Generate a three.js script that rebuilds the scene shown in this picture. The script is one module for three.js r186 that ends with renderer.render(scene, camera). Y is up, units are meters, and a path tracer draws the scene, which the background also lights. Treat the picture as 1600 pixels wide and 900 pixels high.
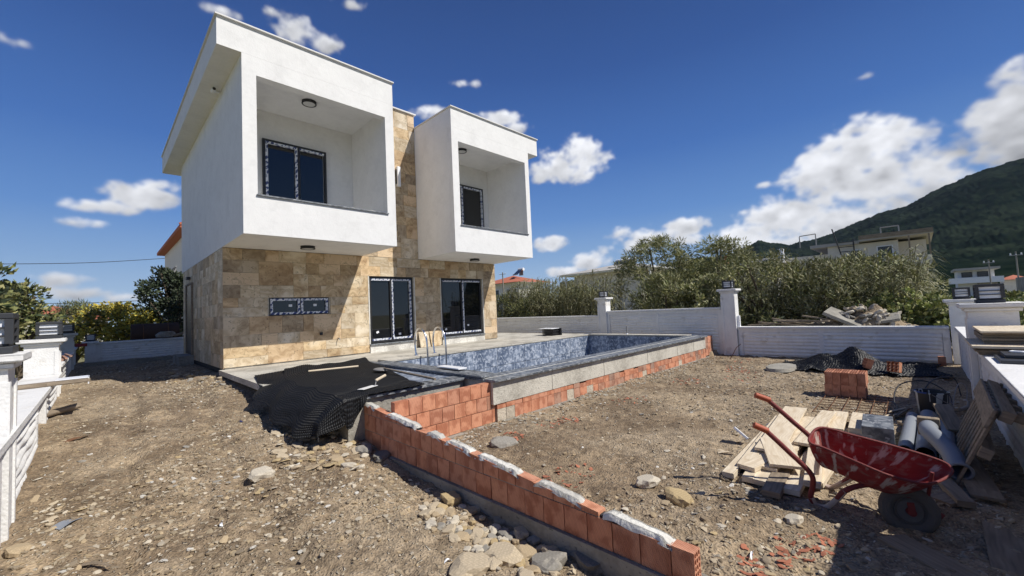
import * as THREE from 'three';
import { mergeGeometries, mergeVertices, toCreasedNormals } from 'three/addons/utils/BufferGeometryUtils.js';
import { RoundedBoxGeometry } from 'three/addons/geometries/RoundedBoxGeometry.js';

// ------------------------------------------------------------------ camera, sky, sun, exposure
const scene = new THREE.Scene();
const camera = new THREE.PerspectiveCamera(70.15, 16 / 9, 0.05, 6000);
const PITCH = 0.0518991, ROLL = -0.0457745, YAW = 0.7912915, FOCAL = 640.87;
const V3 = (x, y, z) => new THREE.Vector3(x, y, z);
const camF = V3(Math.sin(YAW) * Math.cos(PITCH), Math.sin(PITCH), -Math.cos(YAW) * Math.cos(PITCH));
const camR0 = V3(Math.cos(YAW), 0, Math.sin(YAW)), camU0 = camR0.clone().cross(camF);
const camR = camR0.clone().multiplyScalar(Math.cos(ROLL)).addScaledVector(camU0, Math.sin(ROLL));
const camU = camU0.clone().multiplyScalar(Math.cos(ROLL)).addScaledVector(camR0, -Math.sin(ROLL));
camera.quaternion.setFromRotationMatrix(new THREE.Matrix4().makeBasis(camR, camU, camF.clone().negate()));
camera.position.set(0, 0, 0);
const renderer = new THREE.WebGLRenderer({ antialias: true });
renderer.toneMapping = THREE.LinearToneMapping;
const EXPOSURE = 1.0;
renderer.toneMappingExposure = EXPOSURE;
renderer.shadowMap.enabled = true;
const SUN = V3(0.284, 0.7355, 0.6155).normalize();
const sun = new THREE.DirectionalLight(new THREE.Color().setRGB(1, 0.955, 0.88), 5.0);
sun.position.copy(SUN).multiplyScalar(60).add(V3(5, 0, -8)); sun.target.position.set(5, 0, -8);
sun.castShadow = true; sun.shadow.mapSize.set(4096, 4096); sun.shadow.radius = 1;
Object.assign(sun.shadow.camera, { left: -30, right: 30, top: 30, bottom: -30, near: 1, far: 200 });
scene.add(sun, sun.target);

// ------------------------------------------------------------------ random, noise, helpers
let seed_ = 12345;
const rnd = () => { seed_ = (seed_ + 0x6D2B79F5) | 0; let t = Math.imul(seed_ ^ (seed_ >>> 15), 1 | seed_); t = (t + Math.imul(t ^ (t >>> 7), 61 | t)) ^ t; return ((t ^ (t >>> 14)) >>> 0) / 4294967296; };
const reseed = (s) => { seed_ = s; };
const rr = (a, b) => a + (b - a) * rnd();
const clamp = (x, a = 0, b = 1) => Math.min(b, Math.max(a, x));
const lerp = (a, b, t) => a + (b - a) * t;
const sst = (a, b, x) => { const t = clamp((x - a) / (b - a)); return t * t * (3 - 2 * t); };
const hash3 = (x, y, z) => { let h = Math.imul(x, 374761393) + Math.imul(y, 668265263) + Math.imul(z, 1274126177); h = Math.imul(h ^ (h >>> 13), 1274126177); return ((h ^ (h >>> 16)) >>> 0) / 4294967296; };
function vn(x, y, z, per = 0) {
  const xi = Math.floor(x), yi = Math.floor(y), zi = Math.floor(z); let fx = x - xi, fy = y - yi, fz = z - zi;
  fx = fx * fx * (3 - 2 * fx); fy = fy * fy * (3 - 2 * fy); fz = fz * fz * (3 - 2 * fz);
  const w = per ? (v) => ((v % per) + per) % per : (v) => v;
  const x0 = w(xi), x1 = w(xi + 1), y0 = w(yi), y1 = w(yi + 1);
  const a = lerp(hash3(x0, y0, zi), hash3(x1, y0, zi), fx), b = lerp(hash3(x0, y1, zi), hash3(x1, y1, zi), fx);
  const c = lerp(hash3(x0, y0, zi + 1), hash3(x1, y0, zi + 1), fx), d = lerp(hash3(x0, y1, zi + 1), hash3(x1, y1, zi + 1), fx);
  return lerp(lerp(a, b, fy), lerp(c, d, fy), fz);
}
function fbm(x, y, z, oct = 4, per = 0) { let s = 0, a = 0.5, n = 0; for (let i = 0; i < oct; i++) { s += a * vn(x, y, z + i * 7.3, per); n += a; x *= 2; y *= 2; z *= 2; per *= 2; a *= 0.5; } return s / n; }
function interp(tab, x) { if (x <= tab[0][0]) return tab[0][1]; for (let i = 1; i < tab.length; i++) if (x <= tab[i][0]) return lerp(tab[i - 1][1], tab[i][1], (x - tab[i - 1][0]) / (tab[i][0] - tab[i - 1][0])); return tab[tab.length - 1][1]; }
const s2l = (c) => { c /= 255; return c <= 0.04045 ? c / 12.92 : Math.pow((c + 0.055) / 1.055, 2.4); };
const l2s = (c) => { c = clamp(c); return 255 * (c <= 0.0031308 ? 12.92 * c : 1.055 * Math.pow(c, 1 / 2.4) - 0.055); };
// direction of a point of the photograph (1600 x 900)
const pixDir = (px, py) => camF.clone().addScaledVector(camR, (px - 800) / FOCAL).addScaledVector(camU, -(py - 450) / FOCAL);
const onY = (px, py, y) => { const d = pixDir(px, py); return d.multiplyScalar(y / d.y); };
const onX = (px, py, x) => { const d = pixDir(px, py); return d.multiplyScalar(x / d.x); };
const onZ = (px, py, z) => { const d = pixDir(px, py); return d.multiplyScalar(z / d.z); };
const azel = (d) => [Math.atan2(d.x, -d.z) * 180 / Math.PI, Math.atan2(d.y, Math.hypot(d.x, d.z)) * 180 / Math.PI];

// ------------------------------------------------------------------ sky: blue air and cumulus, all round
{
  const W = 2048, H = 1024, data = new Float32Array(W * H * 4);
  const grad = [[-90, 176, 196, 216], [0, 176, 199, 222], [3, 162, 190, 220], [7, 134, 169, 212], [12, 100, 143, 203], [20, 72, 114, 182], [30, 56, 91, 155], [40, 48, 77, 134], [60, 40, 65, 116], [90, 36, 60, 108]];
  const chan = [1, 2, 3].map((k) => grad.map((g) => [g[0], s2l(g[k])]));
  const pblobs = [ // centre and radii in the photograph, strength, greyness
    [1335, 255, 95, 62, 1, .1], [1385, 225, 70, 38, 1, .1], [1292, 305, 80, 50, 1, .15], [1240, 345, 70, 40, 1, .1], [1175, 370, 55, 24, 1, 0], [1430, 262, 80, 50, 1, .35], [1352, 196, 38, 24, 1, 0], [1380, 310, 120, 52, 1, .3], [1310, 345, 110, 40, 1, .2],
    [1500, 230, 60, 30, .8, .75], [1560, 195, 70, 45, 1, .6], [1592, 125, 45, 30, 1, .2], [1545, 240, 70, 30, .9, .8], [1600, 220, 60, 50, 1, .6], [1470, 295, 70, 35, .9, .5], [1420, 345, 90, 25, .8, .3], [1330, 372, 90, 16, .85, .2], [1215, 380, 70, 14, .9, .1], [1140, 385, 40, 10, .8, 0], [1280, 275, 48, 46, 1, .1], [1340, 290, 140, 80, 1, .2], [1240, 335, 90, 45, 1, .1], [1440, 290, 100, 60, 1, .35], [1390, 250, 90, 60, 1, .2], [1170, 372, 60, 24, 1, 0],
    [888, 258, 56, 32, 1, .1], [906, 232, 34, 22, 1, 0], [852, 266, 30, 20, 1, .1], [930, 268, 22, 12, .8, .1],
    [775, 188, 36, 16, .9, .15], [682, 178, 30, 12, .7, .1], [730, 131, 26, 6, .6, .1], [800, 200, 30, 10, .7, .1],
    [866, 379, 32, 12, 1, .1], [918, 408, 36, 18, 1, .05], [885, 422, 28, 10, .9, .05], [972, 368, 34, 16, .9, .1], [995, 376, 34, 24, 1, .1], [1076, 352, 34, 16, 1, .0], [1040, 372, 40, 14, .8, .1], [950, 390, 22, 10, .7, .1], [1105, 372, 30, 12, .8, .1], [820, 440, 14, 6, .8, 0],
    [472, 52, 30, 20, .62, .3], [508, 66, 28, 18, .75, .1], [432, 18, 22, 14, .5, .3], [340, 14, 26, 8, .42, .3], [540, 6, 20, 8, .4, .2], [1350, 120, 20, 5, .35, .2], [1195, 290, 14, 6, .5, .1],
    [222, 306, 56, 24, 1, .2], [160, 322, 60, 12, .85, .2], [250, 288, 40, 12, .8, .0], [132, 348, 40, 7, .5, .2], [98, 438, 60, 14, .85, .45], [120, 458, 70, 12, .8, .4], [50, 448, 50, 12, .8, .5], [205, 466, 60, 8, .6, .3], [20, 60, 30, 10, .35, .3],
  ];
  const blobs = pblobs.map(([cx, cy, rx, ry, s, g]) => { const c = azel(pixDir(cx, cy)), a = azel(pixDir(cx + 2, cy)), b = azel(pixDir(cx, cy + 2)); return [c[0], c[1], rx * Math.hypot(a[0] - c[0], a[1] - c[1]) / 2, ry * Math.abs(b[1] - c[1]) / 2, s, g]; });
  reseed(77);
  for (let i = 0; i < 16; i++) { const az = rr(110, 342), el = 4 + Math.pow(rnd(), 1.6) * 34; const n = 3 + Math.floor(rnd() * 4), w = rr(3, 9); for (let k = 0; k < n; k++) blobs.push([az + rr(-w, w), el + rr(-1.2, 1.6), rr(2, w * .7), rr(1, 2.6), rr(.7, 1), rr(0, .4)]); }
  for (let j = 0; j < H; j++) {
    const el = (j + 0.5) / H * 180 - 90, ce = Math.cos(el * Math.PI / 180), se = Math.sin(el * Math.PI / 180);
    const base = chan.map((c) => interp(c, el));
    const near = blobs.filter((b) => Math.abs(el - b[1]) < b[3] * 1.9 + .2);
    for (let i = 0; i < W; i++) {
      // three's equirectangular lookup: u = atan2(dir.z, dir.x) / 2pi + 0.5
      const ph = ((i + 0.5) / W - 0.5) * 2 * Math.PI, dx = Math.cos(ph) * ce, dz = Math.sin(ph) * ce, dy = se;
      const az = Math.atan2(dx, -dz) * 180 / Math.PI; let col = base.slice();
      if (el > -2 && near.length) {
        let d = -9, g = 0, gw = 0, up = 0;
        for (const b of near) {
          let da = az - b[0]; if (da > 180) da -= 360; if (da < -180) da += 360;
          const ex = da * ce / b[2], ey = (el - b[1]) / b[3]; const q = (1 - (ex * ex + ey * ey)) * b[4] - (1 - b[4]) * .35;
          if (q > d) d = q; const w = Math.exp(3 * Math.min(q, 1)); g += w * b[5]; up += w * ey; gw += w;
        }
        if (d > -2.6) {
          const n1 = fbm(dx * 22 + 5, dy * 30, dz * 22, 5), n2 = fbm(dx * 80, dy * 105 + 3, dz * 80, 4);
          const dd = d + (n1 - 0.5) * 2.5 + (n2 - 0.5) * 1.1;
          const a = sst(-0.15, 0.8, dd) * 0.97;
          if (a > 0) {
            g /= gw; up /= gw; const n3 = fbm(dx * 34 + 9, dy * 46 + 0.6, dz * 34, 4);
            let br = 0.86 + 0.16 * clamp(up) - 0.18 * clamp(-up * .9 + .1) + (n3 - 0.5) * 0.62 - g * 0.36 - 0.12 * sst(.7, 1.7, dd);
            br = clamp(br, 0.28, 1.04);
            const cc = [br * .97, br * .985, br * 1.03];
            for (let k = 0; k < 3; k++) col[k] = lerp(col[k], cc[k], a);
          }
        }
      }
      const o = (j * W + i) * 4; data[o] = col[0] / EXPOSURE; data[o + 1] = col[1] / EXPOSURE; data[o + 2] = col[2] / EXPOSURE; data[o + 3] = 1;
    }
  }
  const t = new THREE.DataTexture(data, W, H, THREE.RGBAFormat, THREE.FloatType);
  t.mapping = THREE.EquirectangularReflectionMapping; t.magFilter = t.minFilter = THREE.LinearFilter; t.needsUpdate = true;
  scene.background = t; scene.environment = t;
}

// ------------------------------------------------------------------ textures and materials
function tex(n, f, srgb = true, size = 1) { // f(u, v) -> linear rgb (or grey); size: metres covered by one tile
  const d = new Uint8Array(n * n * 4);
  for (let j = 0; j < n; j++) for (let i = 0; i < n; i++) { const c = f(i / n, j / n), o = (j * n + i) * 4; for (let k = 0; k < 3; k++) { const v = Array.isArray(c) ? c[k] : c; d[o + k] = srgb ? l2s(v) : 255 * clamp(v); } d[o + 3] = 255; }
  const t = new THREE.DataTexture(d, n, n); t.wrapS = t.wrapT = THREE.RepeatWrapping; t.magFilter = THREE.LinearFilter; t.minFilter = THREE.LinearMipmapLinearFilter; t.generateMipmaps = true;
  if (srgb) t.colorSpace = THREE.SRGBColorSpace; t.repeat.set(1 / size, 1 / size); t.needsUpdate = true; return t;
}
const rep = (t, s) => { const c = t.clone(); c.repeat.set(1 / s, 1 / s); c.needsUpdate = true; return c; };
const mix3 = (a, b, t) => [lerp(a[0], b[0], t), lerp(a[1], b[1], t), lerp(a[2], b[2], t)];
const mul3 = (a, k) => [a[0] * k, a[1] * k, a[2] * k];
const mat = (o) => new THREE.MeshStandardMaterial({ roughness: 0.85, ...o });
const lin = (r, g, b) => new THREE.Color().setRGB(r, g, b);

const grain = tex(512, (u, v) => fbm(u * 64, v * 64, 1, 4, 64), false, 1);
const mottle = tex(256, (u, v) => { const a = fbm(u * 6, v * 6, 2, 5, 6); return mix3([.86, .86, .86], [1, 1, 1], sst(.3, .7, a)); }, true, 3);
const plasterMap = tex(512, (u, v) => { const a = fbm(u * 5, v * 3, 2, 5, 0) * 0 + fbm(u * 8, v * 8, 3, 5, 8), b = fbm(u * 40, v * 40, 8, 3, 40); const s = fbm(u * 22, v * 3, 71, 4, 0) * 0 + vn(u * 26, v * 4, 72, 0) * 0 + fbm(u * 16, v * 16, 73, 3, 16); const k = .80 + .10 * (a - .5) + .05 * (b - .5) - .025 * sst(.58, .72, s); return [k, k * .995, k * .975]; }, true, 2.5);
const plasterBump = tex(512, (u, v) => .6 * fbm(u * 24, v * 24, 5, 4, 24) + .4 * fbm(u * 90, v * 90, 6, 2, 90), false, 1.4);
const fenceMap = tex(512, (u, v) => { const a = fbm(u * 8, v * 8, 13, 5, 8), b = fbm(u * 50, v * 20, 18, 3, 50); const k = .76 + .14 * (a - .5) + .08 * (b - .5); const dirt = sst(.66, .8, fbm(u * 12, v * 5, 33, 4, 0) * 0 + fbm(u * 11, v * 11, 31, 5, 11)); return mix3([k, k * .99, k * .965], [.52, .48, .41], dirt * .5); }, true, 2);
const soilMap = tex(1024, (u, v) => {
  const a = fbm(u * 5, v * 5, 1, 5, 5), b = fbm(u * 40, v * 40, 2, 4, 40), c = vn(u * 260, v * 260, 3, 260), e = vn(u * 128, v * 128, 9, 128);
  let col = mix3([.190, .141, .090], [.372, .291, .196], sst(.30, .70, a * .45 + b * .55)); col = mul3(col, .62 + .68 * c);
  if (e > .84) col = mix3(col, [.52, .46, .36], sst(.84, .92, e)); if (e < .1) col = mul3(col, .62); return col;
}, true, 2.6);
const soilBump = tex(1024, (u, v) => { const b = fbm(u * 40, v * 40, 2, 4, 40), c = vn(u * 260, v * 260, 3, 260), e = vn(u * 128, v * 128, 9, 128); return .45 * b + .25 * c + .5 * sst(.83, .93, e); }, false, 2.6);
function travertine(dark, light, hi, z) {
  return tex(512, (u, v) => {
    const w = fbm(u * 3, v * 3, z, 4, 3), w2 = fbm(u * 4, v * 4, z + 5, 3, 4); const band = .5 + .5 * Math.sin((v * 4 + w * 5.5 + w2 * 2) * Math.PI * 2), fine = .5 + .5 * Math.sin((v * 15 + w * 17) * Math.PI * 2);
    const n = fbm(u * 7, v * 7, z + 9, 5, 7), p = fbm(u * 36, v * 36, z + 17, 3, 36);
    let c = mix3(dark, light, clamp(.08 + .42 * band + .16 * fine + 1.1 * (n - .38))); c = mix3(c, hi, sst(.52, .68, fbm(u * 3, v * 3, z + 23, 4, 3)) * .75);
    if (p < .26) c = mul3(c, .6); const r = Math.abs(w - .5); if (r < .008) c = mul3(c, .78); return c;
  }, true, 1.3);
}
const travMaps = [travertine([.36, .24, .125], [.68, .53, .33], [.74, .63, .46], 40), travertine([.31, .225, .14], [.60, .49, .34], [.68, .58, .44], 70), travertine([.45, .345, .215], [.72, .62, .46], [.78, .70, .57], 100), travertine([.38, .25, .135], [.69, .52, .32], [.70, .54, .36], 130)];
const concreteMap = tex(512, (u, v) => { const a = fbm(u * 5, v * 5, 50, 5, 5), b = fbm(u * 44, v * 44, 51, 3, 44); let c = mix3([.36, .335, .285], [.56, .53, .46], sst(.3, .7, a * .7 + b * .3)); if (vn(u * 70, v * 70, 52, 70) > .9) c = mul3(c, .6); return c; }, true, 1.6);
const marbleMap = tex(512, (u, v) => { const w = fbm(u * 4, v * 4, 60, 5, 4), n = fbm(u * 18, v * 18, 61, 4, 18), r = 1 - Math.abs(fbm(u * 5 + w, v * 5 - w, 63, 5, 0) * 0 + fbm(u * 7, v * 7, 62, 5, 7) - .5) * 2; let c = mix3([.085, .115, .175], [.30, .35, .44], sst(.3, .72, n * .5 + w * .5)); return mix3(c, [.58, .62, .68], clamp(sst(.93, .99, r) * .7 + sst(.56, .75, n) * .45)); }, true, 1.0);
const slateMap = tex(512, (u, v) => { const n = fbm(u * 16, v * 16, 71, 5, 16), r = 1 - Math.abs(fbm(u * 6, v * 6, 72, 5, 6) - .5) * 2; return mix3(mix3([.075, .085, .1], [.24, .255, .27], sst(.32, .7, n)), [.5, .51, .52], sst(.95, .99, r) * .6); }, true, 1);
const brickMap = tex(256, (u, v) => { const a = fbm(u * 6, v * 6, 80, 5, 6), s = .5 + .5 * Math.sin((u * 12 + v * 5) * Math.PI * 2); let c = mix3([.425, .170, .098], [.62, .295, .183], sst(.3, .7, a)); return mul3(c, .93 + .07 * s); }, true, .4);
const brickBump = tex(256, (u, v) => .5 + .5 * Math.sin((u * 26 + v * 11) * Math.PI * 2) * .7 + .3 * fbm(u * 20, v * 20, 83, 3, 20), false, .4);
const woodMap = tex(512, (u, v) => { const w = fbm(u * 2, v * 18, 90, 4, 0) * 0 + fbm(u * 3, v * 3, 91, 3, 3); const g = fbm(u * 4, v * 64 + w * 4, 92, 4, 0) * 0 + vn(u * 5, v * 90 + w * 8, 93) * .6 + vn(u * 9, v * 40 + w * 6, 94) * .4; return mix3([.54, .43, .29], [.80, .70, .54], clamp(g)); }, true, 1);
const oldWoodMap = tex(512, (u, v) => { const w = fbm(u * 3, v * 3, 95, 3, 3); const g = vn(u * 5, v * 90 + w * 8, 96) * .6 + vn(u * 9, v * 40 + w * 6, 97) * .4; return mix3([.17, .13, .09], [.36, .29, .21], clamp(g)); }, true, 1);
const filmMap = tex(256, (u, v) => { const n = fbm(u * 12, v * 12, 98, 2, 12), d = ((u * 5 - v * 5) % 1 + 1) % 1; return n > .50 && d < .66 ? [.035, .055, .17] : n < .3 ? [.30, .33, .42] : [.70, .72, .76]; }, true, .6);
const dimple = tex(256, (u, v) => { const x = (u * 8) % 1 - .5, y = (v * 8) % 1 - .5; return clamp(1.15 - (x * x + y * y) * 9); }, false, .34);
const paintMap = tex(512, (u, v) => { const n = fbm(u * 7, v * 7, 110, 4, 7), st = fbm(u * 26, v * 4, 112, 4, 26); const du = fbm(u * 15, v * 15, 115, 4, 15); let c = mix3([.19, .016, .016], [.33, .032, .028], n); c = mix3(c, [.28, .20, .16], sst(.45, .75, du) * .4); return mix3(c, [.56, .50, .44], sst(.56, .67, st * .75 + n * .25) * .8); }, true, 1);

const M = {
  plaster: mat({ map: plasterMap, bumpMap: plasterBump, bumpScale: .0035, roughness: .92 }),
  fence: mat({ map: fenceMap, bumpMap: plasterBump, bumpScale: .008, roughness: .9 }),
  soil: mat({ map: soilMap, bumpMap: soilBump, bumpScale: .035, roughness: 1, vertexColors: true }),
  concrete: mat({ map: concreteMap, bumpMap: grain, bumpScale: .006, roughness: .95 }),
  greyConcrete: mat({ map: concreteMap, bumpMap: grain, bumpScale: .008, roughness: .97, color: lin(.62, .62, .62) }),
  mortar: mat({ map: concreteMap, bumpMap: grain, bumpScale: .006, roughness: 1, color: lin(1.38, 1.42, 1.5) }),
  marble: mat({ map: marbleMap, roughness: .35 }),
  slate: mat({ map: slateMap, roughness: .45, bumpMap: grain, bumpScale: .001 }),
  bitumen: mat({ color: lin(.03, .03, .03), roughness: .9 }),
  black: mat({ color: lin(.018, .018, .02), roughness: .45 }),
  charcoal: mat({ color: lin(.035, .037, .042), roughness: .5 }),
  film: mat({ map: filmMap, roughness: .5 }),
  glass: new THREE.MeshPhysicalMaterial({ color: lin(.008, .009, .010), roughness: .02, metalness: 0, ior: 1.62 }),
  frost: mat({ color: lin(.82, .83, .85), roughness: .4 }),
  diffuser: mat({ color: lin(.62, .62, .6), roughness: .5 }),
  chrome: mat({ color: lin(.75, .76, .78), metalness: 1, roughness: .18 }),
  capMetal: mat({ color: lin(.70, .69, .67), roughness: .6 }),
  wood: mat({ map: woodMap, bumpMap: grain, bumpScale: .002, roughness: .85 }),
  oldWood: mat({ map: oldWoodMap, bumpMap: grain, bumpScale: .003, roughness: .9 }),
  membrane: new THREE.MeshPhysicalMaterial({ color: lin(.009, .0093, .0105), roughness: .5, specularIntensity: .6 }),
  pvc: mat({ color: lin(.24, .26, .29), roughness: .5, bumpMap: grain, bumpScale: .001 }),
  redPaint: mat({ map: paintMap, roughness: .88, bumpMap: grain, bumpScale: .002 }),
  redTube: mat({ color: lin(.19, .028, .024), roughness: .65, bumpMap: grain, bumpScale: .002 }),
  dustTube: mat({ color: lin(.50, .42, .36), roughness: .8, bumpMap: grain, bumpScale: .002 }),
  orangeGrip: mat({ color: lin(.42, .085, .03), roughness: .6 }),
  rubber: mat({ color: lin(.13, .12, .105), roughness: .95, bumpMap: grain, bumpScale: .004 }),
  rust: mat({ color: lin(.16, .075, .035), roughness: .9 }),
  steel: mat({ color: lin(.30, .29, .28), roughness: .55, metalness: .6 }),
};
const tints = (base, list) => list.map((c) => { const m = base.clone(); m.color = lin(...c); return m; });
M.stone = []; for (const t of travMaps) for (const k of [[1, 1, 1], [.80, .775, .74], [1.06, 1.04, 1.0]]) { const m = mat({ map: t, bumpMap: grain, bumpScale: .003, roughness: .72 }); m.color = lin(...k); M.stone.push(m); }
const brickBase = mat({ map: brickMap, bumpMap: brickBump, bumpScale: .0025, roughness: .95 });
M.brick = tints(brickBase, [[1, 1, 1], [.92, .93, .94], [1.06, 1.05, 1.0], [.98, .94, .9], [1.04, .98, .92]]);
M.oldBrick = tints(brickBase, [[.74, .92, 1.05], [.62, .85, 1.05], [.85, 1.0, 1.1]]);
M.smearBrick = mat({ map: concreteMap, bumpMap: grain, bumpScale: .008, roughness: 1, color: lin(1.0, .93, .85) });

const counts = {};
const numbered = (n) => { counts[n] = (counts[n] ?? -1) + 1; return counts[n] ? `${n}_${String(counts[n]).padStart(3, '0')}` : n; };
const shade = (m) => { m.castShadow = true; m.receiveShadow = true; return m; };
function thing(name, label, category, base = [0, 0, 0], group) { const g = new THREE.Group(); g.name = numbered(name); g.position.set(...base); g.userData = { label, category, kind: 'thing' }; if (group) g.userData.group = group; scene.add(g); return g; }
function meshThing(name, label, category, geo, m, group, base) { const o = shade(new THREE.Mesh(geo, m)); o.name = numbered(name); if (base) o.position.set(...base); o.userData = { label, category, kind: 'thing' }; if (group) o.userData.group = group; scene.add(o); return o; }
function struct(name, geo, m) { const o = shade(new THREE.Mesh(geo, m)); o.name = name; o.userData = { kind: 'structure' }; scene.add(o); return o; }
function stuff(o, name, label, category) { shade(o); o.name = name; o.userData = { kind: 'stuff', label, category }; scene.add(o); return o; }
// a part whose geometry is given in world coordinates; sub-parts the same way
function part(parent, name, geo, m) { let r = parent; while (r.parent && r.parent !== scene) r = r.parent; geo.translate(-r.position.x, -r.position.y, -r.position.z); const o = shade(new THREE.Mesh(geo, m)); o.name = name; parent.add(o); return o; }
function lpart(parent, name, geo, m) { const o = shade(new THREE.Mesh(geo, m)); o.name = name; parent.add(o); return o; } // local coordinates
function copy(o, pos, turn, label) { const c = o.clone(); c.name = numbered(o.name.replace(/_\d\d\d$/, '')); c.userData = { ...o.userData }; if (label) c.userData.label = label; c.position.set(...pos); if (turn !== undefined) c.rotation.y = turn; scene.add(c); return c; }
function boxUV(g, ou = 0, ov = 0) { if (g.index) g = g.toNonIndexed(); const p = g.attributes.position, n = g.attributes.normal, uv = new Float32Array(p.count * 2); for (let i = 0; i < p.count; i++) { const ax = Math.abs(n.getX(i)), ay = Math.abs(n.getY(i)), az = Math.abs(n.getZ(i)); let u, v; if (ay >= ax && ay >= az) { u = p.getX(i); v = p.getZ(i); } else if (ax >= az) { u = p.getZ(i); v = p.getY(i); } else { u = p.getX(i); v = p.getY(i); } uv[2 * i] = u + ou; uv[2 * i + 1] = v + ov; } g.setAttribute('uv', new THREE.BufferAttribute(uv, 2)); return g; }
const bx = (x0, x1, y0, y1, z0, z1, ou = 0, ov = 0) => boxUV(new THREE.BoxGeometry(x1 - x0, y1 - y0, z1 - z0).translate((x0 + x1) / 2, (y0 + y1) / 2, (z0 + z1) / 2), ou, ov);
const rbx = (x0, x1, y0, y1, z0, z1, r = .01, ou = 0, ov = 0) => boxUV(new RoundedBoxGeometry(x1 - x0, y1 - y0, z1 - z0, 1, r).translate((x0 + x1) / 2, (y0 + y1) / 2, (z0 + z1) / 2), ou, ov);
const merge = (l) => mergeGeometries(l.map((g) => { const q = g.index ? g.toNonIndexed() : g; for (const k of Object.keys(q.attributes)) if (!['position', 'normal', 'uv'].includes(k)) q.deleteAttribute(k); return q; }));
const rectShape = (x0, x1, y0, y1) => { const s = new THREE.Shape(); s.moveTo(x0, y0); s.lineTo(x1, y0); s.lineTo(x1, y1); s.lineTo(x0, y1); s.closePath(); return s; };
const rectHole = (x0, x1, y0, y1) => { const s = new THREE.Path(); s.moveTo(x0, y0); s.lineTo(x0, y1); s.lineTo(x1, y1); s.lineTo(x1, y0); s.closePath(); return s; };
const wallWith = (x0, x1, y0, y1, holes, depth) => { const s = rectShape(x0, x1, y0, y1); for (const h of holes) s.holes.push(rectHole(...h)); return boxUV(new THREE.ExtrudeGeometry(s, { depth, bevelEnabled: false })); };
const tube = (pts, r, seg = 24, rad = 8, tension) => new THREE.TubeGeometry(new THREE.CatmullRomCurve3(pts.map((p) => p.isVector3 ? p : V3(...p)), false, 'centripetal'), seg, r, rad, false);
const rod = (a, b, r, rad = 8) => { a = a.isVector3 ? a : V3(...a); b = b.isVector3 ? b : V3(...b); const d = b.clone().sub(a), g = new THREE.CylinderGeometry(r, r, d.length(), rad); g.applyQuaternion(new THREE.Quaternion().setFromUnitVectors(V3(0, 1, 0), d.clone().normalize())); return g.translate((a.x + b.x) / 2, (a.y + b.y) / 2, (a.z + b.z) / 2); };

// ------------------------------------------------------------------ terrain
const leftTab = [[-20, -1.12], [-14, -1.12], [-11, -1.14], [-9, -1.24], [-7, -1.36], [-5.4, -1.5], [-4, -1.60], [-2, -1.67], [0, -1.69], [3, -1.7]];
function groundY(x, z) {
  let l = interp(leftTab, z) + .05 * sst(.6, 2, x) * sst(-12, -9, z) * sst(-4.5, -6, z);
  l -= .09 * sst(1.75, 2.2, x) * sst(-5.6, -4.4, z) * sst(-.6, -1.4, z);              // trench beside the low wall
  let r = -1.612 - .012 * sst(6, 12, x) - .10 * Math.exp(-((x - 4.05) ** 2 + (z + .1) ** 2) / .16) - .03 * Math.exp(-((x - 4.2) ** 2 + (z + .6) ** 2) / .3);
  const k = z > -5.3 ? sst(2.38, 2.46, x) : 0;
  const k2 = z > -1.1 ? sst(2.0, 2.8, x) : k;
  let y = lerp(l, r, Math.max(0, z > -1.1 ? k2 : k));
  if (z < -5.3 && x > 2.3) y = Math.min(y, -1.42);
  if (x > 12.5 && z < -4.4) y = -1.5;
  y += (fbm(x * 1.3, z * 1.3, 4, 3) - .5) * .08 + (fbm(x * 7, z * 7, 5, 3) - .5) * .05 + (vn(x * 17, z * 17, 6) - .5) * .022 + (vn(x * 31, z * 31, 8) - .5) * .012;
  if (x < 1.9 && z > -13) for (const c of [.28, 1.12]) { const d = (x - c - .16 * Math.sin(z * .45)) / .11; y -= .026 * Math.exp(-d * d) * (.6 + .8 * vn(z * 1.5, c, 3)) - .014 * Math.exp(-((Math.abs(d) - 1.7) ** 2) * 2.5); }
  return y;
}
const inside = (x, z, x0, x1, z0, z1) => x > x0 && x < x1 && z > z0 && z < z1;
{
  const xs = [], zs = []; for (let x = -1.2; x < 13.4;) { xs.push(x); x += x < 5 ? .034 : .06; } for (let z = 1.2; z > -20.2;) { zs.push(z); z -= z > -7 ? .034 : .06; }
  const nx = xs.length, nz = zs.length, pos = new Float32Array(nx * nz * 3), uv = new Float32Array(nx * nz * 2), col = new Float32Array(nx * nz * 3), idx = [];
  for (let j = 0; j < nz; j++) for (let i = 0; i < nx; i++) {
    const x = xs[i], z = zs[j], o = j * nx + i; let y = groundY(x, z);
    if (inside(x, z, 4.1, 12.15, -8.6, -4.62) || inside(x, z, 2.1, 9.6, -16.4, -10.7)) y = -2.9; else if (inside(x, z, 2.3, 4.2, -8.6, -5.2)) y = -1.6;
    pos.set([x, y, z], o * 3); uv.set([x, z], o * 2);
    const a = fbm(x * .9, z * .9, 21, 4), b = fbm(x * 3.2, z * 3.2, 22, 4); 
    let c = [1, 1, 1]; c = mix3(c, [.78, .74, .70], sst(.45, .62, a)); c = mix3(c, [1.22, 1.2, 1.16], sst(.52, .68, b) * .7);
    col.set(c, o * 3);
  }
  for (let j = 0; j < nz - 1; j++) for (let i = 0; i < nx - 1; i++) { const a = j * nx + i, b = a + 1, c = a + nx, d = c + 1; idx.push(a, b, c, b, d, c); }
  const g = new THREE.BufferGeometry(); g.setAttribute('position', new THREE.BufferAttribute(pos, 3)); g.setAttribute('uv', new THREE.BufferAttribute(uv, 2)); g.setAttribute('color', new THREE.BufferAttribute(col, 3)); g.setIndex(idx); g.computeVertexNormals();
  struct('yard_ground', g, M.soil);
}
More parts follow.
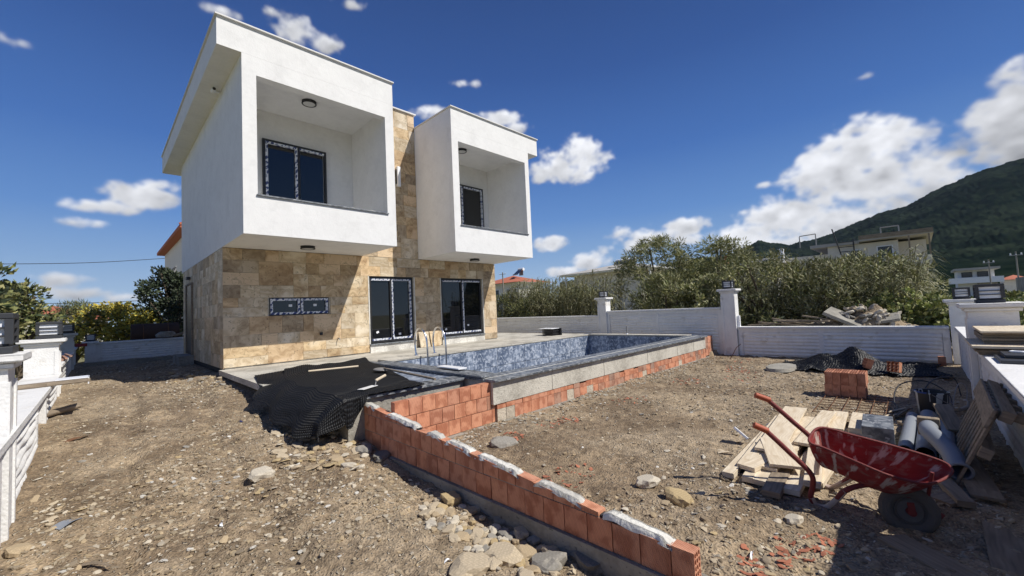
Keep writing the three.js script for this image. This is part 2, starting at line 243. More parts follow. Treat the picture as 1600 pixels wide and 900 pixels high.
{ // land outside the plot, out to the horizon
  const s = rectShape(-3000, 3000, -3000, 3000); s.holes.push(rectHole(-1.0, 13.2, -.9, 20)); // shape y = -z
  const g = boxUV(new THREE.ShapeGeometry(s).rotateX(-Math.PI / 2).translate(0, -1.62, 0));
  const m = mat({ map: rep(soilMap, 5), color: lin(.62, .75, .5), roughness: 1 });
  struct('ground', g, m);
}
{ // wooded mountain and its foothills
  const ridge = [[52, 3.0], [60, 3.4], [66, 4.6], [70, 4.8], [74.3, 5.3], [76.7, 6.3], [78.2, 5.8], [79.5, 5.4], [83.6, 6.1], [86.9, 7.05], [89.8, 7.7], [92.6, 9.05], [95.1, 9.95], [97.3, 10.25], [102, 11.2], [110, 11.6], [122, 10], [140, 6]];
  const na = 820, nr = 190, pos = [], col = [], idx = [];
  for (let j = 0; j <= nr; j++) for (let i = 0; i <= na; i++) {
    const az = lerp(52, 140, i / na), t = j / nr, r = lerp(150, 1500, Math.pow(t, 1.25)), a = az * Math.PI / 180, x = Math.sin(a) * r, z = -Math.cos(a) * r;
    const top = Math.tan(interp(ridge, az) * Math.PI / 180) * 1300; let h;
    const foot = Math.tan(2.3 * Math.PI / 180) * 520 * sst(150, 520, r); h = foot * sst(80, 88, az) * .95;
    const up = sst(430, 1300, r); h += (top - h) * (r < 1300 ? Math.pow(up, 1.15) : 1 - .25 * sst(1300, 1500, r));
    const rid = fbm(x * .006, z * .006, 3, 5) - .5; h += rid * 60 * up * (1 - sst(1150, 1300, r)) + (fbm(x * .03, z * .03, 4, 3) - .5) * 9 * sst(300, 600, r);
    h += (vn(x * .16, z * .16, 9) * .8 + vn(x * .4, z * .4, 5)) * 3.4 * sst(420, 600, r) - 1.7; pos.push(x, h, z);
    const f = fbm(x * .02, z * .02, 7, 4), f2 = vn(x * .14, z * .14, 8); let c = mix3([.004, .010, .0065], [.022, .032, .019], clamp((f - .5) * 2.2 + f2 * .9 - .05)); col.push(...c);
  }
  for (let j = 0; j < nr; j++) for (let i = 0; i < na; i++) { const a = j * (na + 1) + i, b = a + 1, c = a + na + 1, d = c + 1; idx.push(a, b, c, b, d, c); }
  const g = new THREE.BufferGeometry(); g.setAttribute('position', new THREE.Float32BufferAttribute(pos, 3)); g.setAttribute('color', new THREE.Float32BufferAttribute(col, 3)); g.setIndex(idx); g.computeVertexNormals();
  struct('mountain', g, new THREE.MeshPhysicalMaterial({ vertexColors: true, roughness: 1, specularIntensity: 0 }));
}

// ------------------------------------------------------------------ villa
const F = -10.54, FR = -8.72;
const villa = thing('villa', 'two storey white villa with travertine clad ground floor and two boxed balconies', 'house', [1.876, -1, F]);
reseed(4001);
// fills a wall face with odd sized stone slabs; put(u0,u1,v0,v1) gets every slab
function slabs(rows, u0, u1, holes, put, wmin = .26, wmax = .86) {
  const blocked = rows.slice(1).map(() => []);
  for (let r = 0; r < rows.length - 1; r++) {
    const v0 = rows[r], v1 = rows[r + 1];
    const busy = [...blocked[r]]; for (const h of holes) if (h[2] < v1 - .01 && h[3] > v0 + .01) busy.push([h[0], h[1]]);
    busy.sort((a, b) => a[0] - b[0]); const free = []; let c = u0; for (const [a, b] of busy) { if (a > c + .02) free.push([c, a]); c = Math.max(c, b); } if (c < u1 - .02) free.push([c, u1]);
    for (const [a, b] of free) {
      let x = a; while (x < b - .001) {
        let w = rr(wmin, wmax); if (b - x - w < wmin * .8) w = b - x; if (w > wmax * 1.25) w /= 2; const x2 = Math.min(b, x + w);
        const k = rnd(), nx = rows[r + 2];
        const clash = nx === undefined || holes.some((h) => h[0] < x2 && h[1] > x && h[2] < nx - .01 && h[3] > v1 + .01) || blocked[r + 1]?.some((q) => q[0] < x2 && q[1] > x);
        if (k < .16 && !clash && w > .3) { put(x, x2, v0, nx); blocked[r + 1].push([x, x2]); }
        else if (k > .84 && w < .4 && v1 - v0 > .24) { const m = lerp(v0, v1, rr(.4, .6)); put(x, x2, v0, m); put(x, x2, m, v1); }
        else put(x, x2, v0, v1);
        x = x2;
      }
    }
  }
}
const gapJ = .002;
const openings = [[2.76, 4.10, .10, .52], [5.17, 6.55, -.78, 1.08], [7.52, 9.22, -.78, 1.08]];
{
  const wall = part(villa, 'ground_floor_wall', merge([wallWith(1.91, 9.80, -1.02, 1.615, openings, .16).translate(0, 0, F - .03 - .16), bx(1.91, 9.80, -1.02, 1.615, -16.3, F - .191)]), M.concrete);
  const put = (x0, x1, y0, y1) => part(wall, 'stone_slab', bx(x0 + gapJ, x1 - gapJ, y0 + gapJ, y1 - gapJ, F - .03, F + rr(-.008, .006), rr(0, 9), rr(0, 9)), M.stone[Math.floor(rnd() * M.stone.length)]);
  slabs([-.97, -.78, -.55, -.30, .10, .31, .52, .80, 1.08, 1.35, 1.615], 1.876, 9.84, openings.map((o) => [o[0] - .03, o[1] + .03, o[2] < 0 ? -1.2 : o[2], o[3]]), put);
  const side = part(villa, 'side_wall', bx(1.905, 1.9095, -1.02, 1.615, -16.3, -10.6), M.concrete);
  const putS = (z0, z1, y0, y1) => part(side, 'stone_slab', bx(1.876 + rr(-.003, .003), 1.904, y0 + gapJ, y1 - gapJ, z0 + gapJ, z1 - gapJ, rr(0, 9), rr(0, 9)), M.stone[Math.floor(rnd() * M.stone.length)]);
  slabs([-.99, -.7, -.42, -.14, .14, .42, .70, .98, 1.16, 1.36, 1.615], -16.3, F - .034, [[-15.52, -14.40, -1.2, 1.16]], putS, .3, .8);
  part(villa, 'damp_course', bx(1.895, 9.82, -1.1, -.975, -16.3, F - .035), M.bitumen);
}
{ // stair tower between the balcony boxes
  const t = part(villa, 'stair_tower', bx(4.99, 6.72, 1.62, 6.02, -15, F - .035), M.plaster);
  slabs([1.62, 1.95, 2.22, 2.6, 2.85, 3.2, 3.5, 3.86, 4.15, 4.5, 4.8, 5.2, 5.5, 5.75, 6.02], 4.99, 6.74, [[4.99, 5.0, 0, 0]], (x0, x1, y0, y1) => part(t, 'stone_slab', bx(x0 + gapJ, x1 - gapJ, y0 + gapJ, y1 - gapJ, F - .03, F + rr(-.008, .006), rr(0, 9), rr(0, 9)), M.stone[Math.floor(rnd() * M.stone.length)]), .22, .6);
  slabs([5.5, 5.75, 6.02], -15, F - .035, [], (z0, z1, y0, y1) => part(t, 'stone_slab', bx(6.722, 6.75, y0 + gapJ, y1 - gapJ, z0 + gapJ, z1 - gapJ, rr(0, 9), rr(0, 9)), M.stone[Math.floor(rnd() * M.stone.length)]), .4, .8);
  part(t, 'parapet_cap', bx(4.97, 6.79, 6.025, 6.06, -15.1, F + .05), M.capMetal);
  const l = part(villa, 'wall_lamp', rbx(6.08, 6.18, 3.70, 4.29, F + .006, F + .10, .01), M.frost); part(l, 'bracket', bx(6.06, 6.075, 3.78, 4.2, F + .006, F + .06), M.charcoal);
}
function ceilingLight(x, y, z, r = .15) { const ring = part(villa, 'ceiling_light', new THREE.CylinderGeometry(r, r * .96, .05, 28, 1, true).translate(x, y - .025, z), M.black); part(ring, 'rim', new THREE.TorusGeometry(r * .93, .016, 8, 28).rotateX(Math.PI / 2).translate(x, y - .05, z), M.black); part(ring, 'diffuser', new THREE.CylinderGeometry(r * .9, r * .9, .02, 28).translate(x, y - .045, z), M.diffuser); }
function balconyBox(x0, x1, hx0, hx1, hy0, hy1, rx0, rx1, name) {
  const yb = 1.622, top = 5.06;
  const shell = part(villa, name, merge([
    wallWith(x0, x1, yb, top, [[hx0, hx1, hy0, hy1]], .2).translate(0, 0, FR - .2),
    bx(x0, hx0, yb, top, F + .004, FR - .201), bx(hx1, x1, yb, top, F + .004, FR - .201), bx(hx0, hx1, 4.88, top, F + .004, FR - .201),
    bx(x0, x1, yb + .002, top, -16.6, F - .002),
  ]), M.plaster);
  part(shell, 'floor_slab', bx(hx0 + .002, hx1 - .002, yb + .001, 1.93, F + .005, FR - .202), M.plaster);
  part(shell, 'soffit_board', bx(x0 + .03, x1 - .03, yb - .006, yb - .001, F + .04, FR - .03), M.plaster);
  const roof = part(villa, 'roof_slab', bx(rx0, rx1, top + .001, 5.575, -17.6, FR + .001), M.plaster);
  part(roof, 'parapet_cap', rbx(rx0 - .03, rx1 + .03, 5.60, 5.632, -17.65, FR + .045, .006), M.capMetal);
  part(roof, 'drip_edge', bx(rx0 + .01, rx1 - .01, 5.576, 5.599, -17.6, FR + .012), M.plaster);
  const sill = part(shell, 'balcony_sill', rbx(hx0 - .02, hx1 + .02, hy0 - .001, hy0 + .03, FR - .26, FR + .035, .006), M.slate);
  reseed(91); for (let i = 0; i < 26; i++) { const x = lerp(hx0 + .2, hx1, Math.pow(rnd(), .6)); part(sill, 'mortar_blob', new THREE.IcosahedronGeometry(rr(.012, .03), 0).scale(1.6, .6, 1).translate(x, hy0 + .034, FR - rr(.0, .2)), M.mortar); }
}
balconyBox(1.876, 5.0, 2.115, 4.785, 2.36, 4.70, 1.49, 5.0, 'balcony_box');
balconyBox(6.745, 9.84, 6.965, 9.66, 2.345, 4.695, 6.745, 10.3, 'balcony_box');
ceilingLight(3.33, 4.88, -9.45); ceilingLight(3.30, 1.615, -9.62); ceilingLight(7.72, 4.88, -9.5); ceilingLight(8.24, 1.615, -9.72);
{ const c = part(villa, 'security_camera', rod([1.876, 5.055, -10.6], [1.74, 4.99, -10.5], .018), M.frost); part(c, 'housing', new THREE.CylinderGeometry(.035, .04, .16, 14).rotateX(Math.PI / 2).translate(1.72, 4.98, -10.42), M.frost); part(c, 'lens', new THREE.CylinderGeometry(.03, .03, .01, 14).rotateX(Math.PI / 2).translate(1.72, 4.98, -10.335), M.black); }
// windows: black frame, white and blue protective film on the sashes, dark panes
function windowAt(name, x0, x1, y0, y1, z, split, o = {}) {
  const f = o.f ?? .055, w = part(villa, name, merge([bx(x0, x1, y1 - f, y1, z - .06, z), bx(x0, x1, y0, y0 + f, z - .06, z), bx(x0, x0 + f, y0 + f, y1 - f, z - .06, z), bx(x1 - f, x1, y0 + f, y1 - f, z - .06, z), bx(split - f / 2, split + f / 2, y0 + f, y1 - f, z - .06, z)]), M.black);
  const sash = (a, b, sides) => {
    const t = .05, zz = z + .012, list = []; if (sides.includes('t')) list.push(bx(a, b, y1 - f - t, y1 - f, z - .05, zz)); if (sides.includes('b')) list.push(bx(a, b, y0 + f, y0 + f + t, z - .05, zz));
    if (sides.includes('l')) list.push(bx(a, a + t, y0 + f + t, y1 - f - t, z - .05, zz)); if (sides.includes('r')) list.push(bx(b - t, b, y0 + f + t, y1 - f - t, z - .05, zz));
    if (list.length) part(w, 'film_strip', merge(list), M.film);
    const p = part(w, 'pane', bx(a + .02, b - .02, y0 + f + .02, y1 - f - .02, z - .046, z - .038), M.glass); return p;
  };
  sash(x0 + f, split - f / 2, o.l ?? 'tblr'); sash(split + f / 2, x1 - f, o.r ?? 'tblr');
  if (o.tags) for (const [tx, ty, s] of o.tags) part(w, 'sticker', new THREE.BoxGeometry(.075, .055, .002).rotateZ(s).translate(tx, ty, z - .035), M.frost);
  return w;
}
windowAt('kitchen_window', 2.765, 4.095, .105, .515, F - .03, 3.43, { f: .02, tags: [[3.22, .33, 0], [3.78, .33, 0]] });
windowAt('sliding_door', 5.19, 6.53, -.74, 1.07, F - .05, 5.83, { l: 'tb', r: 'tblr', tags: [[5.42, -.46, .4], [6.1, -.55, 0]] });
windowAt('sliding_door', 7.55, 9.19, -.74, 1.07, F - .05, 8.36, { l: 'tb', r: 'tbl', tags: [[7.72, -.53, .4], [8.62, -.45, 0]] });
windowAt('balcony_door', 2.65, 4.08, 1.94, 4.21, F + .065, 3.42, { l: 'tblr', r: 't' });
windowAt('balcony_door', 7.75, 9.38, 1.94, 4.2, F + .065, 8.5, { l: 'tblr', r: 'tr' });
for (const [x0, x1] of [[5.15, 6.57], [7.5, 9.24]]) { // raw sills under the sliding doors
  part(villa, 'door_sill', rbx(x0, x1, -.80, -.765, F - .17, F + .06, .006), M.slate);
  part(villa, 'sill_masonry', bx(x0 + .005, x1 - .005, -.999, -.802, F - .028, F + .02), M.mortar);
  part(villa, 'door_reveal', bx(x0 - .012, x0 + .018, -.76, 1.08, F - .15, F + .008), M.mortar); part(villa, 'door_reveal', bx(x1 - .018, x1 + .012, -.76, 1.08, F - .15, F + .008), M.mortar);
}
{ // side entrance in shade
  const d = part(villa, 'side_door', bx(1.86, 1.90, -.86, 1.12, -15.45, -14.48), M.black); part(d, 'door_frame', merge([bx(1.83, 1.91, -.86, 1.16, -14.478, -14.40), bx(1.83, 1.91, -.86, 1.16, -15.52, -15.452), bx(1.83, 1.91, 1.122, 1.17, -15.45, -14.48)]), M.oldWood); part(d, 'handle', bx(1.83, 1.858, .05, .08, -14.65, -14.55), M.steel);
  part(villa, 'wall_light', rbx(1.78, 1.87, 1.28, 1.36, -15.05, -14.85, .01), M.charcoal); part(villa, 'door_step', bx(1.55, 1.873, -1.2, -.87, -15.6, -14.3), M.greyConcrete);
}
part(villa, 'socket_box', rbx(3.85, 3.92, -.42, -.35, F + .004, F + .03, .006), M.black);
{ const t = part(villa, 'garden_tap', rod([4.30, -.53, F], [4.30, -.53, F + .09], .012), M.steel); part(t, 'spout', rod([4.30, -.53, F + .08], [4.30, -.58, F + .11], .009), M.steel); }
// ------------------------------------------------------------------ terrace
{
  const t = thing('terrace', 'bare concrete terrace slab along the villa front', 'terrace', [1.82, -1.3, F]);
  part(t, 'slab', merge([bx(1.80, 12.45, -1.10, -1.0, F - .03, -8.74), bx(9.85, 12.45, -1.10, -1.0, -16.5, F - .031), bx(1.80, 2.42, -1.10, -1.0, -8.739, -7.3), bx(2.42, 2.9, -1.1, -1.0, -8.739, -7.3)]), M.concrete);
  part(t, 'foundation', merge([bx(2.0, 2.9, -1.7, -1.102, F, -7.4), bx(2.901, 12.3, -1.9, -1.102, F, -8.8), bx(12.1, 12.44, -1.9, -1.101, -16, F - .01)]), M.greyConcrete);
}
// ------------------------------------------------------------------ swimming pool
const pool = thing('swimming_pool', 'empty rectangular swimming pool lined with blue marbled tiles, grey stone coping', 'pool', [4.0, -1.62, -4.4]);
reseed(5005);
{
  part(pool, 'ring_beam', merge([bx(3.99, 12.23, -1.357, -1.035, -4.84, -4.42), bx(4.0, 4.40, -1.9, -1.035, -8.72, -4.841), bx(4.401, 12.1, -1.9, -1.035, -8.72, -8.33), bx(12.12, 12.44, -1.9, -1.035, -8.72, -4.841)]), M.concrete);
  part(pool, 'shell', merge([bx(4.02, 12.2, -2.5, -1.36, -4.84, -4.53), bx(4.0, 12.3, -2.6, -2.501, -8.72, -4.5)]), M.greyConcrete);
  for (const x of [5.32, 6.9, 8.7, 10.3, 11.35]) part(pool, 'formwork_seam', bx(x, x + .008, -1.355, -1.037, -4.4195, -4.415), M.greyConcrete);
  const tw = 1.21;
  for (let k = 0; k < 7; k++) for (let r = 0; r < 3; r++) { const x0 = 4.42 + k * 1.1, y1 = -1.04 - r * .49, y0 = y1 - .49; if (x0 > 12) continue; part(pool, 'lining_tile', bx(x0 + .006, Math.min(12.1, x0 + 1.1) - .006, y0 + .005, y1 - .005, -8.328, -8.31, rr(0, 5), rr(0, 5)), M.marble); }
  for (let k = 0; k < 3; k++) for (let r = 0; r < 3; r++) { const z0 = -8.30 + k * 1.147, y1 = -1.04 - r * .49; part(pool, 'lining_tile', bx(12.10, 12.118, y1 - .488, y1 - .002, z0 + .002, z0 + 1.143, rr(0, 5), rr(0, 5)), M.marble); part(pool, 'lining_tile', bx(4.402, 4.42, y1 - .488, y1 - .002, z0 + .002, z0 + 1.143, rr(0, 5), rr(0, 5)), M.marble); }
  for (let k = 0; k < 7; k++) for (let r = 0; r < 3; r++) part(pool, 'floor_tile', bx(4.43 + k * 1.095, 4.43 + k * 1.095 + 1.091, -2.499, -2.48, -8.30 + r * 1.15, -8.30 + r * 1.15 + 1.146, rr(0, 5), rr(0, 5)), M.marble);
  for (let k = 0; k < 8; k++) { // coping along the low side: two strips with a pale joint between them
    const x0 = 3.97 + k * 1.033, x1 = x0 + 1.030; part(pool, 'coping_slab', rbx(x0, x1, -1.032, -1.0 + rr(0, .003), -4.585, -4.345, .006, rr(0, 5), rr(0, 5)), M.slate); part(pool, 'coping_slab', rbx(x0, x1, -1.032, -1.0 + rr(0, .003), -4.87, -4.607, .006, rr(0, 5), rr(0, 5)), M.slate);
  }
  part(pool, 'joint_strip', bx(4.0, 12.2, -1.03, -.997, -4.604, -4.588), M.mortar);
  for (let k = 0; k < 4; k++) { const z0 = -8.35 + k * .868; part(pool, 'coping_slab', rbx(3.97, 4.205, -1.0 - .03, -.992, z0, z0 + .864, .006, rr(0, 5), rr(0, 5)), M.slate); part(pool, 'coping_slab', rbx(4.209, 4.445, -1.0 - .03, -.992, z0, z0 + .864, .006, rr(0, 5), rr(0, 5)), M.slate); }
  part(pool, 'raised_strip', rbx(3.955, 4.10, -.988, -.962, -8.5, -4.62, .004), M.slate);
  for (let k = 0; k < 8; k++) { const x0 = 4.45 + k * .96; part(pool, 'coping_slab', rbx(x0, x0 + .956, -1.03, -.99, -8.735, -8.30, .005, rr(0, 5), rr(0, 5)), M.concrete); }
  for (let k = 0; k < 4; k++) { const z0 = -8.295 + k * .86; part(pool, 'coping_slab', rbx(12.09, 12.43, -1.03, -.99, z0, z0 + .85, .005, rr(0, 5), rr(0, 5)), M.concrete); }
}
// ------------------------------------------------------------------ shallow basin in front of the pool
{
  const b = thing('paddling_basin', 'low marble topped basin block between membrane and pool coping', 'basin', [2.2, -1.6, -5.1]);
  part(b, 'basin_wall', merge([bx(2.16, 3.955, -1.75, -1.045, -8.55, -5.06), ]), M.greyConcrete);
  for (let i = 0; i < 2; i++) for (let k = 0; k < 4; k++) part(b, 'basin_tile', bx(2.42 + i * .77, 2.42 + i * .77 + .767, -1.044, -1.02, -8.52 + k * .80, -8.52 + k * .80 + .797, rr(0, 5), rr(0, 5)), M.marble);
  for (let k = 0; k < 2; k++) part(b, 'coping_slab', rbx(2.13 + k * .91, 2.13 + k * .91 + .907, -1.043, -1.005, -5.30, -5.0, .006, rr(0, 5), rr(0, 5)), M.slate);
  for (let k = 0; k < 3; k++) part(b, 'coping_slab', rbx(2.13, 2.41, -1.043, -1.005, -8.5 + k * 1.065, -8.5 + k * 1.065 + 1.06, .006, rr(0, 5), rr(0, 5)), M.slate);
}
{ // steel ladder
  const l = thing('pool_ladder', 'polished steel ladder with two bent handrails at the pool edge', 'ladder', [5.3, -1, -8.4]);
  for (const x of [5.36, 5.88]) {
    part(l, 'handrail', tube([[x, -.985, -8.62], [x, -.70, -8.66], [x - .005, -.46, -8.60], [x - .01, -.35, -8.47], [x - .01, -.38, -8.30], [x, -.54, -8.18], [x, -.75, -8.14], [x, -1.4, -8.14], [x, -2.1, -8.14]], .021, 40, 10), M.chrome);
    part(l, 'flange', new THREE.CylinderGeometry(.05, .055, .015, 18).translate(x, -.982, -8.62), M.chrome);
  }
  for (let k = 0; k < 3; k++) part(l, 'rung', rbx(5.37, 5.87, -1.25 - k * .28, -1.225 - k * .28, -8.18, -8.10, .008), M.chrome);
}
{ // spare stone slabs leaning on the villa between the doors
  for (const [x, lab] of [[6.80, 'cream stone slab leaning on the villa beside the narrower sliding door'], [7.18, 'golden stone slab leaning on the villa beside the wider sliding door']]) { const g = rbx(-.17, .17, 0, .46, -.012, .012, .004, x, 1); const m = meshThing('stone_slab', lab, 'stone slab', g, M.stone[x > 7 ? 0 : 6], 'slabs leaning on the villa', [x, -.995, F + .14]); m.rotation.x = -.24; }
}
// ------------------------------------------------------------------ brickwork
function brickGeo(x0, x1, ya0, ya1, yb0, yb1, z0, z1) { // box whose top may slope along z: ya at z0, yb at z1
  const g = new THREE.BoxGeometry(1, 1, 1), p = g.attributes.position;
  for (let i = 0; i < p.count; i++) { const tx = p.getX(i) + .5, ty = p.getY(i) + .5, tz = p.getZ(i) + .5; const lo = lerp(ya0, yb0, tz), hi = lerp(ya1, yb1, tz); p.setXYZ(i, lerp(x0, x1, tx), lerp(lo, hi, ty), lerp(z0, z1, tz)); }
  g.computeVertexNormals(); return boxUV(g, rr(0, 3), rr(0, 3));
}
function hollowBrick(w, h, d, cols, rows, slope = 0) { // holes run along z
  const s = rectShape(-w / 2, w / 2, 0, h), m = .008, cw = (w - m) / cols, ch = (h - m) / rows;
  for (let i = 0; i < cols; i++) for (let j = 0; j < rows; j++) s.holes.push(rectHole(-w / 2 + m + i * cw, -w / 2 + (i + 1) * cw, m + j * ch, (j + 1) * ch));
  const g = new THREE.ExtrudeGeometry(s, { depth: d, bevelEnabled: false }).translate(0, 0, -d); return boxUV(g, rr(0, 2), rr(0, 2));
}
reseed(6100);
const lowWall = thing('low_brick_wall', 'low wall of hollow orange bricks with mortar dabs along its sloping top', 'wall', [2.41, -1.62, -3.1]);
const wallTop = (z) => lerp(-1.095, -1.435, (z + 5.25) / (5.25 - 1.0));
{
  const X0 = 2.37, X1 = 2.457;
  part(lowWall, 'footing', bx(2.34, 2.53, -1.95, -1.612, -5.2, -.4), M.greyConcrete);
  part(lowWall, 'mortar_bed', brickGeo(X0 + .014, X1 - .012, -1.611, wallTop(-5.24) - .02, -1.611, wallTop(-1.21) - .02, -5.24, -1.21), M.bitumen);
  const ends = [];
  for (const [r, lo] of [[0, -1.608], [1, -1.414], [2, -1.220]]) {
    let z = -5.25 + (r % 2 ? .1 : 0); if (r % 2) { const t = Math.min(lo + .190, wallTop(-5.2)); part(lowWall, 'brick', brickGeo(X0, X1, lo, t, lo, t, -5.25, -5.153), M.brick[0]); }
    while (z < -1.02) {
      const L = .196, z1 = Math.min(-1.0, z + L), full = lo + .186, ya = Math.min(full, wallTop(z)), yb = Math.min(full, wallTop(z1));
      if (Math.min(ya, yb) - lo > .025) {
        const dx = rr(-.003, .003), a = z + .0035, b = z1 - .0035;
        if (r === 0 && z1 > -1.03) { const m = part(lowWall, 'brick', hollowBrick(.087, .185, z1 - z - .002, 3, 5).translate(2.4135, lo, z1), M.brick[0]); }
        else part(lowWall, 'brick', brickGeo(X0 + dx, X1 + dx, lo, ya, lo, yb, a, b), M.brick[Math.floor(rnd() * 5)]);
        if (r > 0 && lo - .0 < ya) part(lowWall, 'mortar_joint', bx(X0 + .004, X1 - .004, lo - .0075, lo - .0005, a, b), M.greyConcrete);
      }
      z += L;
    }
  }
  const dab = (z0, z1, k) => { // rough mortar smeared on the top
    const nx = 7, nz = Math.max(8, Math.round((z1 - z0) / .018)), p = [], idx = [];
    for (let j = 0; j <= nz; j++) for (let i = 0; i <= nx; i++) { const u = i / nx, v = j / nz, z = lerp(z0, z1, v), e = Math.min(1, Math.min(v, 1 - v) * (z1 - z0) / .05), ed = sst(0, .12, Math.min(u, 1 - u)); const x = lerp(X0 - .006, X1 + .006, u) + (vn(z * 22, u * 2, k) - .5) * .016; const y = wallTop(z) - .006 + (.018 + .006 * ed) * e + (vn(x * 40, z * 24, k) - .5) * .004 * e; p.push(x, i === 0 || i === nx ? y - .016 - .02 * vn(z * 22, 3, k) : y, z + (vn(x * 40, 1, k) - .5) * .03 * (1 - e)); }
    for (let j = 0; j < nz; j++) for (let i = 0; i < nx; i++) { const a = j * (nx + 1) + i, b = a + 1, c = a + nx + 1, d = c + 1; idx.push(a, c, b, b, c, d); }
    const g = new THREE.BufferGeometry(); g.setAttribute('position', new THREE.Float32BufferAttribute(p, 3)); g.setIndex(idx); g.computeVertexNormals(); part(lowWall, 'mortar_dab', boxUV(g), M.mortar);
  };
  [[-5.26, -4.78], [-4.5, -3.86], [-3.68, -3.42], [-3.36, -2.96], [-2.90, -2.36], [-2.20, -1.76], [-1.60, -1.13]].forEach(([a, b], i) => dab(a, b, i * 3.7));
}
const base = thing('pool_base_wall', 'brick infill wall under the pale concrete rim of the pool', 'wall', [4.0, -1.62, -4.47]);
{
  // return wall facing the yard, three courses
  [[-1.608, 0], [-1.416, .1], [-1.224, 0]].forEach(([lo, off], r) => {
    let x = 2.465 + (off ? 0 : 0), first = off; while (x < 4.06) { const w = first ? .1 : .192; first = 0; const x1 = Math.min(4.065, x + w); const m = r === 1 && x1 > 4.05 ? M.oldBrick[2] : M.brick[Math.floor(rnd() * 5)]; if (x1 - x > .03) part(base, 'brick', bx(x + .0035, x1 - .0035, lo, lo + .184, -4.56, -4.47 + rr(-.003, .003), rr(0, 2), rr(0, 2)), m); x = x1; }
    part(base, 'mortar_joint', bx(2.47, 4.06, lo - .0075, lo + .15, -4.555, -4.482), M.bitumen);
  });
  // under the ring beam: whole bricks below, cut ones above, some smeared with mortar
  let x = 4.07, i = 0;
  while (x < 12.2) {
    const w = rr(.17, .21), x1 = Math.min(12.22, x + w), k = rnd(); let m = M.brick[Math.floor(rnd() * 5)]; if (i > 3 && k < .34) m = M.oldBrick[Math.floor(rnd() * 3)]; else if (k > .88) m = M.smearBrick;
    const far = sst(5.5, 7, x), y0 = -1.612 - .02 * far, mid = lerp(-1.435, -1.49, far);
    part(base, 'brick', bx(x + .002, x1 - .003, y0, mid - .003, -4.52, -4.428 + rr(-.006, .004), rr(0, 2), rr(0, 2)), m);
    const k2 = rnd(); part(base, 'brick', bx(x + .004, x1 - .002, mid + .002, -1.36 - (k2 < .08 ? .035 : 0), -4.52, -4.430 + rr(-.006, .004), rr(0, 2), rr(0, 2)), x > 5.9 && k2 > .62 ? M.oldBrick[Math.floor(rnd() * 3)] : M.brick[Math.floor(rnd() * 5)]);
    x = x1; i++;
  }
  part(base, 'backing', bx(4.07, 12.22, -1.75, -1.36, -4.528, -4.522), M.greyConcrete);
  part(base, 'footing', bx(2.55, 12.86, -1.78, -1.615, -4.56, -4.40), M.greyConcrete);
  for (let r = 0; r < 3; r++) for (let c = 0; c < 3; c++) part(base, 'brick', bx(12.235 + c * .2, 12.235 + c * .2 + .196, -1.58 + r * .18, -1.58 + r * .18 + .176, -4.55, -4.43 + rr(-.004, .004), rr(0, 2), rr(0, 2)), rnd() < .4 ? M.oldBrick[0] : M.brick[Math.floor(rnd() * 5)]);
}
// ------------------------------------------------------------------ plot walls of cast concrete with wavy slat relief
function slatRelief(x0, x1, y0, y1, z, k, step = .08, amp = .016) {
  const nx = Math.max(4, Math.round((x1 - x0) / .07)), ny = Math.round((y1 - y0) / step) * 6, p = [], uv = [], idx = [];
  for (let j = 0; j <= ny; j++) for (let i = 0; i <= nx; i++) { const x = lerp(x0, x1, i / nx), y = lerp(y0, y1, j / ny), t = (((y - y0) / step + .35 * (vn(x * 1.6, Math.floor((y - y0) / step) * 3.3, k) - .5)) % 1 + 1) % 1; const e = Math.min(1, Math.min(i, nx - i, j, ny - j) * 1); p.push(x, y, z + e * amp * (Math.pow(Math.sin(t * Math.PI), .6) - .35 + .6 * (vn(x * 3, y * 9, k) - .5))); uv.push(x, y); }
  for (let j = 0; j < ny; j++) for (let i = 0; i < nx; i++) { const a = j * (nx + 1) + i, b = a + 1, c = a + nx + 1, d = c + 1; idx.push(a, b, c, b, d, c); }
  const g = new THREE.BufferGeometry(); g.setAttribute('position', new THREE.Float32BufferAttribute(p, 3)); g.setAttribute('uv', new THREE.Float32BufferAttribute(uv, 2)); g.setIndex(idx); g.computeVertexNormals(); return g;
}
function pierParts(t, x, w, d, y0, y1, zf, wm = M.fence) { // shaft with sunk panel, stepped cap
  const s = lpart(t, 'pier', merge([bx(x - w / 2, x + w / 2, y0, y1, zf - d, zf), bx(x - w / 2 - .012, x - w / 2 + .05, y0, y1 - .1, zf - .05, zf + .014), bx(x + w / 2 - .05, x + w / 2 + .012, y0, y1 - .1, zf - .05, zf + .014)]), wm);
  lpart(s, 'cap', merge([rbx(x - w / 2 - .035, x + w / 2 + .035, y1, y1 + .05, zf - d - .035, zf + .035, .012), rbx(x - w / 2 - .085, x + w / 2 + .085, y1 + .051, y1 + .115, zf - d - .085, zf + .085, .015)]), wm);
  return s;
}
